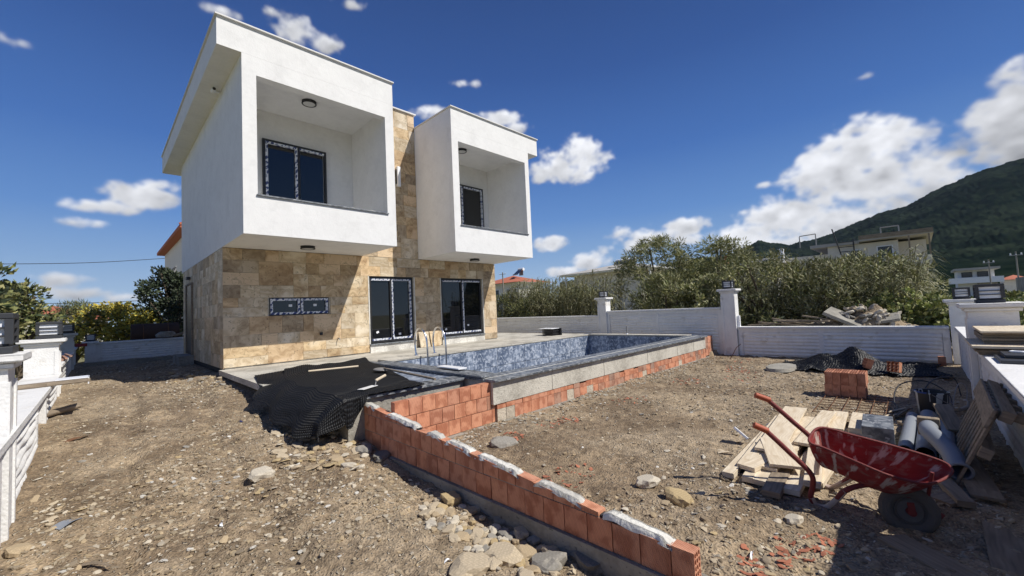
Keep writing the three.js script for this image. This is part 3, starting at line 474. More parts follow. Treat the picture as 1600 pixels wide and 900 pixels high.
function plotWall(name, label, origin, turn, sections, wm = M.fence) {
  const t = thing(name, label, 'wall', origin); t.rotation.y = turn; // sections: [x0, x1, top0, top1, opts] in the wall's own frame, y in world
  let k = 1; for (const [x0, x1, y0, ytop, o = {}] of sections) {
    const th = o.th ?? .16, yb = y0 - origin[1], yt = ytop - origin[1];
    const body = lpart(t, 'wall_body', bx(x0, x1, yb - .25, yt - .065, -th, -.022), wm);
    lpart(body, 'slat_panel', slatRelief(x0 + .12, x1 - .12, yb + .02, yt - .16, -.012, k, o.step ?? .08, o.amp ?? .016), wm);
    lpart(body, 'border', merge([bx(x0 + .002, x0 + .11, yb, yt - .066, -.0215, .006), bx(x1 - .11, x1 - .002, yb, yt - .066, -.0215, .006), bx(x0 + .111, x1 - .111, yt - .15, yt - .066, -.0215, .002)]), wm);
    if (o.mid) lpart(body, 'border', bx(o.mid - .05, o.mid + .05, yb, yt - .152, -.021, .012), wm);
    lpart(t, 'coping', rbx(x0, x1, yt - .064, yt, -th - .05, o.over ?? .05, .012), wm); k += 11.3;
  }
  return t;
}
// far end of the plot (beyond the pool)
const farWall = plotWall('plot_wall', 'white slatted plot wall beyond the pool, taller on the villa side', [13.05, -1.62, -14.6], -Math.PI / 2, [
  [0, 6.15, -1.6, -.37, { amp: .03, step: .09 }], [6.5, 10.4, -1.6, -.22, { mid: 8.4, amp: .03, step: .09 }], [10.82, 15.02, -1.62, -.80, { mid: 12.75, amp: .03, step: .09 }]]);
pierParts(farWall, 6.33, .33, .33, -.1, 1.78, .06); pierParts(farWall, 10.61, .36, .34, -.1, 1.81, .06);
lpart(farWall, 'gate_post_stub', rbx(10.79, 10.88, .72, 1.14, -.09, -.01, .01), M.frost);
// back of the plot, in the villa's shade
const backWall = plotWall('plot_wall', 'shaded slatted plot wall behind the villa with the lamp pillar at its end', [-.5, -1.2, -19.6], 0, [[.45, 3.4, -1.13, -.47, { mid: 2.5 }], [3.4, 9, -1.13, -.47]]);
pierParts(backWall, .33, .24, .26, -.1, .66, .06);
struct('kerb', bx(-.3, 1.86, -1.3, -1.0, -17.6, -17.4), M.greyConcrete);
// left side of the plot
const leftWall = plotWall('plot_wall', 'sunlit white slatted plot wall with lamp pillars and pale coping', [-.50, -1.62, 2.0], Math.PI / 2, [
  [0, 6.9, -1.66, -.775, { step: .09, amp: .04, th: .34 }], [7.4, 9.55, -1.5, -.775, { step: .095, amp: .045, th: .34 }], [10.6, 12.7, -1.40, -.775, { step: .09, amp: .04, th: .34 }], [13.2, 18.6, -1.25, -.62, { th: .34 }], [19.05, 21.4, -1.2, -.55, { th: .34 }]]);
for (const [a, b] of [[6.9, 7.4], [12.7, 13.2]]) lpart(leftWall, 'coping', rbx(a + .001, b - .001, .781, .845, .021, .05, .006), M.fence);
lpart(leftWall, 'wall_body', bx(9.55, 10.6, -.1, .78, -.34, -.2), M.fence); lpart(leftWall, 'coping', rbx(9.552, 10.598, .781, .845, -.39, .05, .012), M.fence);
for (const [x, y1] of [[7.15, 1.34], [12.95, 1.36], [18.82, 1.40]]) pierParts(leftWall, x, .38, .40, 0, y1, .02);
// right side of the plot
const rightWall = plotWall('plot_wall', 'white plot wall with flat top beside the red wheelbarrow', [12.6, -1.62, .53], Math.PI, [[-.1, 3.5, -1.7, -.79, { th: .5, step: .09 }], [4.0, 8.3, -1.7, -.79, { th: .5, step: .09 }], [8.3, 15.5, -1.75, -.44, { th: .5, step: .09 }]]);
pierParts(rightWall, 3.75, .44, .46, -.1, 1.29, .06); pierParts(farWall, 15.25, .40, .40, -.1, 1.28, .06);
// pillar lamps
function makeLamp(label) {
  const t = thing('pillar_lamp', label, 'lamp', [0, 0, 0], 'black box lamps on the plot wall pillars'), s = .13, h = .25;
  lpart(t, 'lamp_base', merge([rbx(-s, s, 0, .045, -s, s, .006), rbx(-s + .02, s - .02, .046, .06, -s + .02, s - .02, .003)]), M.charcoal);
  lpart(t, 'lamp_roof', rbx(-s, s, h - .035, h, -s, s, .006), M.charcoal);
  for (const i of [-1, 1]) for (const j of [-1, 1]) lpart(t, 'corner_post', bx(i * s - .018 - i * .018, i * s + .018 - i * .018, .061, h - .036, j * s - .018 - j * .018, j * s + .018 - j * .018), M.charcoal);
  for (let k = 0; k < 2; k++) { const y = .105 + k * .05; lpart(t, 'louvre', merge([bx(-s + .037, s - .037, y, y + .01, s - .026, s - .004), bx(-s + .037, s - .037, y, y + .01, -s + .004, -s + .026), bx(-s + .004, -s + .026, y, y + .01, -s + .037, s - .037), bx(s - .026, s - .004, y, y + .01, -s + .037, s - .037)]), M.charcoal); }
  lpart(t, 'diffuser', bx(-.102, .102, .062, h - .037, -.102, .102), M.frost); return t;
}
const lamp0 = makeLamp('black box lamp on the wall pillar closest to the fallen plank');
lamp0.position.set(-.62, -.163, -5.13); lamp0.scale.setScalar(1.25);
for (const [p, l, s] of [[[-.60, -.142, -10.93], 'black box lamp on the second pillar of the sunlit plot wall', 1.18], [[-.60, -.10, -16.8], 'black box lamp on the third pillar of the sunlit plot wall', 1.1], [[-.17, -.424, -19.66], 'small black box lamp at the end of the shaded back wall', .95],
  [[13.15, .276, -8.27], 'black box lamp on the slim pillar behind the pool', .95], [[13.15, .306, -3.99], 'black box lamp on the tall pillar at the wall step', 1],
  [[13.18, -.224, .65], 'black box lamp on the corner pillar behind the plywood stack', 1], [[8.85, -.214, .70], 'black box lamp on the pillar rising right behind the plywood stack', 1.05]]) { const c = copy(lamp0, p, 0, l); c.scale.setScalar(s); }
// ------------------------------------------------------------------ black studded membranes
function sheet(nu, nv, f) { const p = [], uv = [], idx = []; for (let j = 0; j <= nv; j++) for (let i = 0; i <= nu; i++) { const q = f(i / nu, j / nv); p.push(q[0], q[1], q[2]); uv.push(q[3] ?? i / nu, q[4] ?? j / nv); } for (let j = 0; j < nv; j++) for (let i = 0; i < nu; i++) { const a = j * (nu + 1) + i, b = a + 1, c = a + nu + 1, d = c + 1; idx.push(a, b, c, b, d, c); } const g = new THREE.BufferGeometry(); g.setAttribute('position', new THREE.Float32BufferAttribute(p, 3)); g.setAttribute('uv', new THREE.Float32BufferAttribute(uv, 2)); g.setIndex(idx); g.computeVertexNormals(); return g; }
const studs = (g, a, b, h) => { const p = g.attributes.position, n = g.attributes.normal, uv = g.attributes.uv; let mu = 0, mv = 0; for (let i = 0; i < p.count; i++) { mu = Math.max(mu, uv.getX(i)); mv = Math.max(mv, uv.getY(i)); } for (let i = 0; i < p.count; i++) { const x = (uv.getX(i) / mu * a) % 1 - .5, y = (uv.getY(i) / mv * b) % 1 - .5, d = h * sst(.16, .05, x * x + y * y) * (n.getY(i) < 0 ? -1 : 1); p.setXYZ(i, p.getX(i) + n.getX(i) * d, p.getY(i) + n.getY(i) * d, p.getZ(i) + n.getZ(i) * d); } g.computeVertexNormals(); };
const catm = (pts) => { const c = new THREE.CatmullRomCurve3(pts.map((p) => V3(...p)), false, 'centripetal'); return (t) => c.getPoint(clamp(t)); };
{
  const L = catm([[1.98, -.975, -8.55], [1.80, -1.0, -7.6], [1.62, -1.12, -6.9], [1.62, -1.27, -6.1], [1.66, -1.38, -5.4], [1.78, -1.42, -4.98]]);
  const E = catm([[2.5, -.955, -8.6], [2.2, -.955, -7.6], [2.12, -.965, -6.8], [2.10, -.965, -6.0], [2.11, -.975, -5.35], [2.10, -.99, -5.02]]);
  const Bt = catm([[2.52, -.955, -8.6], [2.2, -.955, -7.6], [2.1, -.97, -6.8], [2.1, -.98, -6.0], [2.16, -1.1, -5.1], [2.24, -1.32, -4.93]]);
  const Rr = catm([[4.05, -.95, -8.66], [3.92, -.955, -7.9], [3.72, -.965, -7.0], [3.5, -.985, -6.2], [3.28, -.985, -5.5], [3.15, -.99, -5.22]]);
  const g = sheet(360, 560, (u, v) => {
    const a = L(v), e = E(v), r = Rr(v); let p; const s = .30;
    if (u < s) { const t = u / s; p = a.clone().lerp(e, t); const bulge = Math.sin(t * Math.PI) * .05 * sst(.25, .6, v); p.x -= bulge * .9; p.y += bulge * .5; const fold = (Math.sin((v * 9 + t * 1.2) * Math.PI) * .05 + (fbm(v * 9, t * 3, 2, 3) - .5) * .12) * (1 - t * .6) * sst(.1, .4, v); p.x += fold; p.y = Math.max(p.y + fold * .3, groundY(p.x, p.z) + .02); }
    else { const t = (u - s) / (1 - s); p = e.clone().lerp(r, t); const w = sst(0, .25, t) * sst(1, .85, t); p.y += (fbm(p.x * 2.1, p.z * 2.6, 3, 3) - .38) * .08 * (w * .8 + .2) * sst(1, .9, v) + .05 * Math.exp(-(((v - .06) / .05) ** 2)) * (.5 + vn(u * 9, 1, 1)); p.y = Math.max(p.y, -.992 + .02 * (1 - v)); }
    if (v > .88) { const vv = (v - .88) / .12, t = u < s ? 0 : (u - s) / (1 - s), drop = .36 * sst(.30, .02, t) * (u < s ? sst(0, s, u) : 1); const e0 = E(.88).lerp(Rr(.88), t); if (u >= s) { p.set(lerp(e0.x, p.x, .5), lerp(-.975, -.985, vv), lerp(-5.22, -4.965, sst(0, .5, vv))); p.y -= drop * sst(.35, 1, vv); p.z += .02 * Math.sin(t * 40) * sst(.4, 1, vv); } else { p.y -= drop * sst(.35, 1, vv) * .8; p.z = Math.max(p.z, lerp(p.z, -4.965, sst(0, .5, vv) * (u / s))); p.y = Math.max(p.y, groundY(p.x, p.z) + .02); } }
    return [p.x, p.y, p.z, u * 3.0, v * 4.0];
  });
  studs(g, 66, 104, .009);
  meshThing('drainage_membrane', 'black studded drainage membrane draped over the terrace corner by the pool', 'membrane', g, M.membrane);
  void Bt;
  const g2 = sheet(330, 230, (u, v) => {
    const x = lerp(10.6, 12.6, v) + .12 * Math.sin(u * 9), z = lerp(-2.35, .25, u) + .1 * Math.sin(v * 7); const gy = groundY(x, z);
    const hump = .46 * Math.exp(-(((u - .50) / .12) ** 2 + ((v - .5) / .3) ** 2)) + .26 * Math.exp(-(((u - .26) / .12) ** 2 + ((v - .45) / .35) ** 2)) + .1 * Math.exp(-(((u - .7) / .16) ** 2 + ((v - .4) / .3) ** 2));
    return [x, gy + .015 + hump * (.75 + .5 * fbm(u * 9, v * 7, 4, 3)) + .10 * Math.max(0, fbm(u * 12, v * 8, 7, 3) - .5), z, u * 3, v * 2.2];
  });
  studs(g2, 62, 44, .009);
  meshThing('drainage_membrane', 'crumpled black studded membrane heaped at the foot of the slatted wall', 'membrane', g2, M.membrane);
}
// tools and scraps on the membrane
{
  const at = (px, py, y) => onY(px, py, y);
  const a = at(592, 577, -.93), b = at(680, 594, -.965); const sh = thing('shovel', 'shovel with dusty steel blade lying across the membrane edge', 'shovel', [a.x, a.y, a.z]);
  const dir = b.clone().sub(a).normalize();
  const blade = new THREE.SphereGeometry(.14, 18, 10, 0, Math.PI * 2, 0, Math.PI / 2).scale(1.25, .22, .82).translate(0, 0, 0); blade.applyQuaternion(new THREE.Quaternion().setFromUnitVectors(V3(1, 0, 0), dir)); blade.translate(a.x + dir.x * .08, a.y + .0, a.z + dir.z * .08); part(sh, 'blade', blade, mat({ color: lin(.27, .26, .25), roughness: .6, metalness: .3, side: THREE.DoubleSide }));
  part(sh, 'handle', rod(a.clone().addScaledVector(dir, .2).add(V3(0, .03, 0)), b.clone().add(V3(0, .015, 0)), .018), M.oldWood);
  const c = at(592, 603, -.955), d = at(580, 607, -.96); const tr = thing('trowel', 'small plastering trowel with a pale wooden handle on the membrane', 'trowel', [c.x, c.y, c.z]);
  const tp = at(577, 605, -.95), te = at(604, 598, -.955); void te; void d;
  part(tr, 'blade', rbx(-.15, .15, 0, .006, -.05, .05, .002).rotateY(.45).translate(tp.x - .02, -.953, tp.z), M.capMetal);
  part(tr, 'handle', rod([tp.x + .12, -.885, tp.z - .05], [tp.x + .27, -.835, tp.z - .06], .02, 12), M.wood); part(tr, 'shank', rod([tp.x + .10, -.95, tp.z - .03], [tp.x + .125, -.885, tp.z - .05], .007), M.steel);
  const s0 = at(482, 581, -.925), s1 = at(560, 573, -.925); meshThing('batten', 'thin pale wooden batten lying on the black membrane', 'batten', merge([boxUV(rod([0, 0, 0], s1.clone().sub(s0), .02, 5))]), M.wood, undefined, [s0.x, s0.y + .01, s0.z]);
  const w0 = at(705, 576, -.975); const wb = meshThing('white_board', 'small white offcut board lying on the pool coping', 'board', rbx(-.09, .09, 0, .02, -.33, .33, .003), M.frost, undefined, [w0.x, -.961, w0.z]); wb.rotation.y = -.02;
  const cr = thing('formwork_stack', 'stack of black plastic formwork panels with a white sheet on top, on the terrace', 'panel stack', [11.45, -1, -9.5]);
  for (let k = 0; k < 5; k++) part(cr, 'panel', rbx(11.28, 11.62, -.998 + k * .048, -.998 + k * .048 + .034, -9.72, -9.25 + (k % 2) * .03, .004), M.black);
  part(cr, 'side_board', rbx(11.64, 11.70, -.998, -.745, -9.45, -9.15, .004), M.black); part(cr, 'top_sheet', rbx(11.2, 11.66, -.756, -.74, -9.85, -9.22, .003), M.frost);
  const ps = thing('pipe_stub', 'short upright grey pipe on the far pool coping', 'pipe', [12.26, -.99, -6.9]); part(ps, 'pipe', new THREE.CylinderGeometry(.022, .022, .26, 12).translate(12.26, -.86, -6.9), M.steel); part(ps, 'collar', new THREE.CylinderGeometry(.035, .04, .03, 12).translate(12.26, -.975, -6.9), M.frost);
}
// ------------------------------------------------------------------ wheelbarrow
{
  const K = .975, P = (l) => l.map((q) => V3(q[0] * K, q[1] * K, q[2] * K));
  const wb = thing('wheelbarrow', 'red wheelbarrow splashed with dry cement, tilted towards its pneumatic wheel', 'wheelbarrow', [4.1, -1.65, -.4]);
  const farT = P([[4.204, -.905, -1.022], [4.28, -1.08, -.87], [4.349, -1.256, -.727], [4.40, -1.40, -.715], [4.415, -1.538, -.738], [4.451, -1.640, -.719], [4.479, -1.668, -.66], [4.470, -1.61, -.58], [4.452, -1.526, -.49], [4.45, -1.50, -.3], [4.439, -1.60, -.10]]);
  const nearT = P([[3.809, -1.069, -.956], [3.87, -1.22, -.83], [3.94, -1.401, -.693], [3.985, -1.51, -.70], [4.001, -1.596, -.72], [4.035, -1.665, -.697], [4.055, -1.675, -.643], [4.05, -1.60, -.57], [4.049, -1.51, -.508], [4.10, -1.455, -.40], [4.215, -1.457, -.263], [4.28, -1.54, -.15], [4.335, -1.615, -.045], [4.333, -1.65, .015]]);
  part(wb, 'tube_frame', tube(farT, .019, 90, 10), M.redTube); part(wb, 'tube_frame', tube(nearT, .019, 110, 10), M.redTube);
  part(wb, 'worn_leg', tube(farT.slice(3, 9), .0197, 50, 10), M.dustTube); part(wb, 'worn_leg', tube(nearT.slice(4, 9), .0197, 40, 10), M.dustTube);
  for (const g of [[[4.151, -.865, -1.102], [4.204, -.905, -1.022]], [[3.767, -1.03, -1.026], [3.809, -1.069, -.956]]]) { const q = P(g); part(wb, 'grip', rod(q[0], q[1].clone().lerp(q[0], -.2), .024, 12), M.orangeGrip); }
  const rim = P([[4.264, -1.104, -.652], [4.345, -1.15, -.471], [4.439, -1.22, -.211], [4.488, -1.271, -.036], [4.489, -1.303, .057], [4.422, -1.328, .085], [4.256, -1.347, .037], [4.073, -1.35, -.068], [3.99, -1.309, -.237], [3.978, -1.239, -.444], [3.971, -1.181, -.614], [3.958, -1.158, -.688], [4.097, -1.124, -.698]]);
  const curve = new THREE.CatmullRomCurve3(rim, true, 'centripetal'), N = 96, R = curve.getSpacedPoints(N).slice(0, N), n = V3(-.201, .924, .324).normalize();
  const cen = R.reduce((s, p) => s.add(p), V3(0, 0, 0)).multiplyScalar(1 / N).addScaledVector(V3(.235, -.275, .932), -.06);
  const rings = [[0, 1, 0], [.02, .995, 0], [.09, .90, 0], [.16, .78, 0], [.20, .66, 0], [.215, .45, 0], [.218, .0, 0]], p = [], uv = [], idx = [];
  rings.forEach(([d, k], j) => R.forEach((q, i) => { const w = cen.clone().lerp(q, k).addScaledVector(n, -d); p.push(w.x, w.y, w.z); uv.push(i / N * 2.6, d * 2.2 + j * .02); }));
  for (let j = 0; j < rings.length - 1; j++) for (let i = 0; i < N; i++) { const a = j * N + i, b = j * N + (i + 1) % N, c = a + N, d = b + N; idx.push(a, c, b, b, c, d); }
  const g = new THREE.BufferGeometry(); g.setAttribute('position', new THREE.Float32BufferAttribute(p, 3)); g.setAttribute('uv', new THREE.Float32BufferAttribute(uv, 2)); g.setIndex(idx); g.computeVertexNormals();
  const rp = M.redPaint.clone(); rp.side = THREE.DoubleSide; part(wb, 'tray', g, rp);
  part(wb, 'rolled_rim', new THREE.TubeGeometry(new THREE.CatmullRomCurve3(R, true), 160, .009, 8, true), M.redTube);
  const wc = V3(4.275, -1.632, -.165).multiplyScalar(K), ax = V3(-.86, .10, .30).normalize(), qn = new THREE.Quaternion().setFromUnitVectors(V3(0, 0, 1), ax);
  const wheel = part(wb, 'wheel', new THREE.CylinderGeometry(.09, .09, .05, 24).rotateX(Math.PI / 2).applyQuaternion(qn).translate(wc.x, wc.y, wc.z), mat({ color: lin(.16, .15, .135), roughness: .9 }));
  part(wheel, 'tyre', new THREE.TorusGeometry(.128, .046, 14, 40).applyQuaternion(qn).translate(wc.x, wc.y, wc.z), M.rubber); part(wheel, 'hub', new THREE.CylinderGeometry(.026, .026, .13, 14).rotateX(Math.PI / 2).applyQuaternion(qn).translate(wc.x, wc.y, wc.z), M.redTube); part(wheel, 'rim_ring', new THREE.TorusGeometry(.085, .009, 8, 32).applyQuaternion(qn).translate(wc.x + ax.x * .026, wc.y + ax.y * .026, wc.z + ax.z * .026), M.rubber);
  part(wb, 'stay', rod(V3(4.30, -1.33, -.02).multiplyScalar(K), V3(4.32, -1.60, -.07).multiplyScalar(K), .011), M.redTube); part(wb, 'fork_bracket', rbx(-.02, .02, -.035, .045, -.006, .006, .003).applyQuaternion(qn).translate(wc.x + ax.x * .06, wc.y + .03, wc.z + ax.z * .06), M.redTube);
}
// ------------------------------------------------------------------ timber, pipes and the rest beside the wheelbarrow
reseed(7200);
function plank(len, w, h, pos, yaw, tilt, m, label, group = 'sawn boards piled beside the wheelbarrow', roll = 0) { const o = meshThing('board', label, 'board', rbx(-len / 2, len / 2, 0, h, -w / 2, w / 2, .004, rr(0, 4), rr(0, 4)), m, group, pos); o.rotation.set(roll, yaw, tilt, 'YZX'); return o; }
{
  const pile = 'pale board at the bottom of the pile behind the wheelbarrow handles', g = groundY;
  const list = [ // len, w, h, x, y, z, yaw, tilt
    [1.9, .10, .05, 4.95, .0, -1.36, .03, 0], [1.6, .09, .05, 4.8, .0, -1.22, .06, 0], [2.1, .14, .045, 5.05, .0, -1.04, -.05, 0], [1.6, .12, .045, 4.76, 0, -.86, .02, 0], [1.9, .13, .045, 5.2, 0, -.70, -.04, 0],
    [1.9, .16, .035, 5.15, .055, -1.28, .05, .012], [2.0, .22, .03, 5.25, .062, -1.06, -.05, .010], [1.3, .12, .045, 4.75, .05, -.80, .12, .01], [1.1, .13, .04, 4.68, .052, -1.10, -.2, .0],
    [1.9, .24, .028, 5.55, .110, -1.20, .06, .008], [.72, .26, .028, 4.62, .105, -1.05, .34, .03], [1.5, .15, .03, 5.75, .108, -.92, -.02, .01],
    [.9, .15, .04, 6.35, .05, -.80, .05, 0], [.8, .12, .12, 6.3, .0, -.62, .04, 0],
  ];
  for (const [l, w, h, x, y, z, yaw, tl] of list) plank(l, w, h, [x, -1.605 + y, z], yaw, tl, M.wood, x > 6.2 ? 'short pale timber lying between board pile and dark stone slab' : l < .8 ? 'short wide pale board lying askew on top of the board pile' : y > .1 ? 'wide pale board on top of the pile behind the wheelbarrow handles' : y > 0 ? 'pale board in the middle layer of the pile behind the handles' : pile);
  plank(.7, .13, .05, [4.15, -1.60, -.97], .05, 0, M.oldWood, 'dark grey stained board end sticking out of the board pile', undefined);
  const sl = meshThing('slab_block', 'dark grey stone slab leaning behind the wheelbarrow tray', 'slab', rbx(-.3, .3, 0, .20, -.13, .13, .008), M.slate, undefined, [6.05, -1.61, -.42]); sl.rotation.y = .05;
  const bk = meshThing('spirit_level', 'small white label board beside the board pile', 'board', rbx(-.05, .05, 0, .17, -.012, .012, .003), M.frost, undefined, [5.1, -1.56, -1.46]); bk.rotation.set(-.9, .35, 0);
}
{
  const p = (a, b, r, label) => { const A = V3(...a), B = V3(...b), d = B.clone().sub(A), L = d.length(), ring = new THREE.LatheGeometry([[r * .9, 0], [r, 0], [r, L], [r * .9, L], [r * .9, 0]].map((q) => new THREE.Vector2(...q)), 24); ring.applyQuaternion(new THREE.Quaternion().setFromUnitVectors(V3(0, 1, 0), d.normalize())); return meshThing('plastic_pipe', label, 'pipe', ring, M.pvc, 'grey plastic pipes by the plot wall', a); };
  p([5.55, -1.555, -.20], [7.1, -1.55, -.16], .06, 'slimmer grey plastic pipe lying closest to the wheelbarrow tray'); p([5.5, -1.545, -.06], [7.2, -1.54, -.02], .075, 'wide grey plastic pipe lying under the pipe elbow'); p([5.45, -1.55, .09], [6.9, -1.55, .12], .06, 'grey plastic pipe lying between wide pipe and pallet');
  const e = thing('pipe_elbow', 'grey plastic pipe elbow with open flared end on the pipes', 'pipe', [5.2, -1.45, .05]);
  const c = catm([[5.75, -1.33, -.02], [5.55, -1.335, -.02], [5.40, -1.36, .03], [5.22, -1.42, .10], [5.0, -1.50, .14]]); const pts = Array.from({ length: 24 }, (_, i) => c(i / 23));
  part(e, 'elbow', tube(pts, .07, 40, 20), (() => { const m = M.pvc.clone(); m.side = THREE.DoubleSide; return m; })()); part(e, 'socket', new THREE.TorusGeometry(.074, .012, 10, 28).applyQuaternion(new THREE.Quaternion().setFromUnitVectors(V3(0, 0, 1), pts[23].clone().sub(pts[22]).normalize())).translate(pts[23].x, pts[23].y, pts[23].z), M.pvc);
  part(e, 'cap_end', rbx(5.70, 5.79, -1.415, -1.245, -.10, .06, .01), M.oldWood);
}
{ // paint bucket
  const b = thing('bucket', 'dented black bucket streaked with white and blue paint', 'bucket', [7.55, -1.615, .03]);
  const drips = tex(256, (u, v) => { const d = vn(u * 40, v * 2.2, 7, 40); if (d > .66) return [.55, .55, .52]; if (vn(u * 6, v * 3, 9, 6) > .82) return [.03, .07, .25]; return [.03, .03, .032]; }, true, 1);
  lpart(b, 'bucket_body', new THREE.LatheGeometry([[0, 0], [.135, 0], [.155, .30], [.165, .305], [.165, .32], [.15, .32], [.145, .30], [.125, .02], [0, .02]].map((q) => new THREE.Vector2(...q)), 30), mat({ map: drips, roughness: .6 }));
  lpart(b, 'handle', tube([[-.16, .30, 0], [-.14, .2, .14], [0, .16, .185], [.14, .2, .14], [.16, .30, 0]], .005, 24, 6), M.steel);
}
{ // wooden pallet leaning on the wall
  const t = thing('pallet', 'weathered wooden pallet leaning on the plot wall', 'pallet', [5.75, -1.66, .10]); t.rotation.order = 'YXZ'; t.rotation.x = .40; t.rotation.y = -.03;
  for (let k = 0; k < 9; k++) lpart(t, 'slat', rbx(-.76 + k * .175, -.76 + k * .175 + .09, .02, .76, .0, .022, .004, rr(0, 3), rr(0, 3)), M.oldWood);
  for (const y of [.03, .36, .69]) lpart(t, 'bearer', rbx(-.80, .78, y, y + .09, .0225, .10, .006, rr(0, 3), rr(0, 3)), M.oldWood);
  lpart(t, 'top_board', rbx(-.84, .82, .60, .76, -.024, -.001, .004), M.oldWood);
  for (let k = 0; k < 6; k++) lpart(t, 'block', rbx(-.74 + k * .28, -.74 + k * .28 + .07, .71, .79, .101, .16, .008), M.oldWood);
  plank(1.1, .18, .025, [5.25, -1.58, .22], .08, .02, M.oldWood, 'grey weathered board lying flat by the foot of the plot wall', 'weathered boards by the plot wall'); plank(1.5, .20, .025, [4.25, -1.665, .30], -.02, 0, M.oldWood, 'long grey weathered board lying in the wall shadow', 'weathered boards by the plot wall');
  plank(.5, .14, .03, [6.6, -1.42, .14], .2, .35, M.oldWood, 'short weathered board propped against the pallet', 'weathered boards by the plot wall');
}
{ // welded mesh on the soil
  const t = thing('rebar_mesh', 'rusty welded steel mesh lying flat on the soil', 'steel mesh', [7.6, -1.6, -.75]);
  for (let k = 0; k < 9; k++) part(t, 'bar', rod([6.9 + k * .17, -1.583, -1.15], [6.98 + k * .17, -1.585, -.38], .005, 6), M.rust); for (let k = 0; k < 6; k++) part(t, 'bar', rod([6.85, -1.572, -1.13 + k * .145], [8.4, -1.574, -1.15 + k * .145], .005, 6), M.rust);
}
{ // hoses
  const h = (pts, label, m = M.black, r = .008) => meshThing('cable', label, 'cable', tube(pts.map((q) => V3(q[0] - pts[0][0], q[1] - pts[0][1], q[2] - pts[0][2])), r, 80, 7), m, undefined, pts[0]);
  h([[7.4, -1.60, -.30], [7.7, -1.45, -.34], [8.2, -1.33, -.26], [8.5, -1.32, -.02], [8.3, -1.42, .18], [7.9, -1.55, .22]], 'loop of black hose standing up beside the paint bucket');
  h([[7.9, -1.6, -.05], [8.3, -1.38, -.02], [8.8, -1.30, .14], [9.1, -1.36, .3], [9.0, -1.58, .34]], 'second loop of black cable between bucket and plot wall'); h([[7.7, -1.6, .2], [8.1, -1.4, .25], [8.6, -1.33, .33], [8.9, -1.45, .4], [8.7, -1.6, .38]], 'thin grey cable curled at the foot of the plot wall', M.steel, .006);
  h([[11.9, -1.6, -3.7], [11.95, -1.45, -3.62], [12.0, -1.30, -3.55], [12.05, -1.2, -3.45]], 'thin rod leaning by the tall lamp pillar', M.rust, .008);
  const jj = meshThing('hand_tool', 'dark steel clamp tool lying among the cables', 'tool', merge([boxUV(rod([0, .02, 0], [.26, .03, .1], .022)), boxUV(rod([.2, .03, .08], [.24, .10, .09], .014))]), M.steel, undefined, [7.95, -1.6, .28]); void jj;
}
{ // small stack of new hollow bricks
  const mk = hollowBrick(.19, .19, .085, 5, 3), geoTop = mk.clone().rotateX(-Math.PI / 2).translate(0, 0, 0); // holes upwards
  reseed(7400);
  for (let r = 0; r < 2; r++) for (let k = 0; k < 5; k++) for (let d = 0; d < 2; d++) {
    const b = meshThing('hollow_brick', r ? 'hollow orange brick in the upper layer of the small brick stack' : 'hollow orange brick in the lower layer of the small brick stack', 'brick', hollowBrick(.096, .19, .19, 3, 5).rotateX(-Math.PI / 2).translate(0, .19, .095).rotateY(Math.PI / 2), M.brick[Math.floor(rnd() * 5)], 'bricks of the small stack in the yard', [8.26 + d * .2 + rr(-.006, .006), -1.603 + r * .1915, -1.12 + k * .1 + r * .012]); b.position.y += 0; b.rotation.y = Math.PI * 0 + rr(-.02, .02);
  }
  for (const [x, y, z, ry, rx, l] of [[10.75, -1.5, -.80, .4, .35, 'loose orange brick on the crumpled membrane, beside its peak'], [10.75, -1.54, -.42, 1.2, .25, 'loose orange brick on the flatter end of the crumpled membrane'], [12.55, -1.60, .30, .1, 0, 'single orange brick standing in the corner under the plot walls']]) { const b = meshThing('hollow_brick', l, 'brick', hollowBrick(.19, .19, .1, 3, 3), M.brick[2], undefined, [x, y, z]); b.rotation.set(rx, ry, 0, 'YXZ'); }
  void geoTop;
  meshThing('concrete_slab', 'flat grey concrete slab beside the crumpled membrane', 'slab', boxUV(new THREE.CylinderGeometry(.55, .58, .07, 9).scale(1, 1, .5)), M.greyConcrete, undefined, [10.8, -1.58, -2.3]);
}
{ // more timber and sticks in the corner by the pallet
  reseed(7700); const g2 = 'weathered boards by the plot wall';
  [[.9, .14, .03, 6.45, -1.585, -.02, .5, 0, 'short weathered board lying under the pallet foot'], [.8, .12, .03, 6.9, -1.57, .2, -.5, .06, 'short weathered board crossing behind the pipes'], [1.0, .10, .05, 5.0, -1.60, .02, .25, .03, 'weathered batten lying in front of the pallet'], [.55, .16, .025, 4.75, -1.62, .15, -.6, 0, 'small weathered offcut near the wheelbarrow wheel'], [.5, .2, .03, 3.55, -1.64, -.05, .9, 0, 'square weathered offcut in the dark foreground']].forEach(([l, w, h, x, y, z, yaw, tl, lab]) => plank(l, w, h, [x, y, z], yaw, tl, M.oldWood, lab, g2));
  const st = thing('stick_bundle', 'small heap of dry split sticks beside the steel mesh', 'sticks', [7.25, -1.6, -.28]); for (let k = 0; k < 16; k++) part(st, 'stick', rod([7.05 + rr(-.1, .1), -1.585 + rr(0, .06), -.36 + rr(-.06, .08)], [7.5 + rr(-.1, .1), -1.585 + rr(0, .08), -.24 + rr(-.1, .1)], rr(.006, .012), 5), k % 3 ? M.oldWood : M.wood);
}
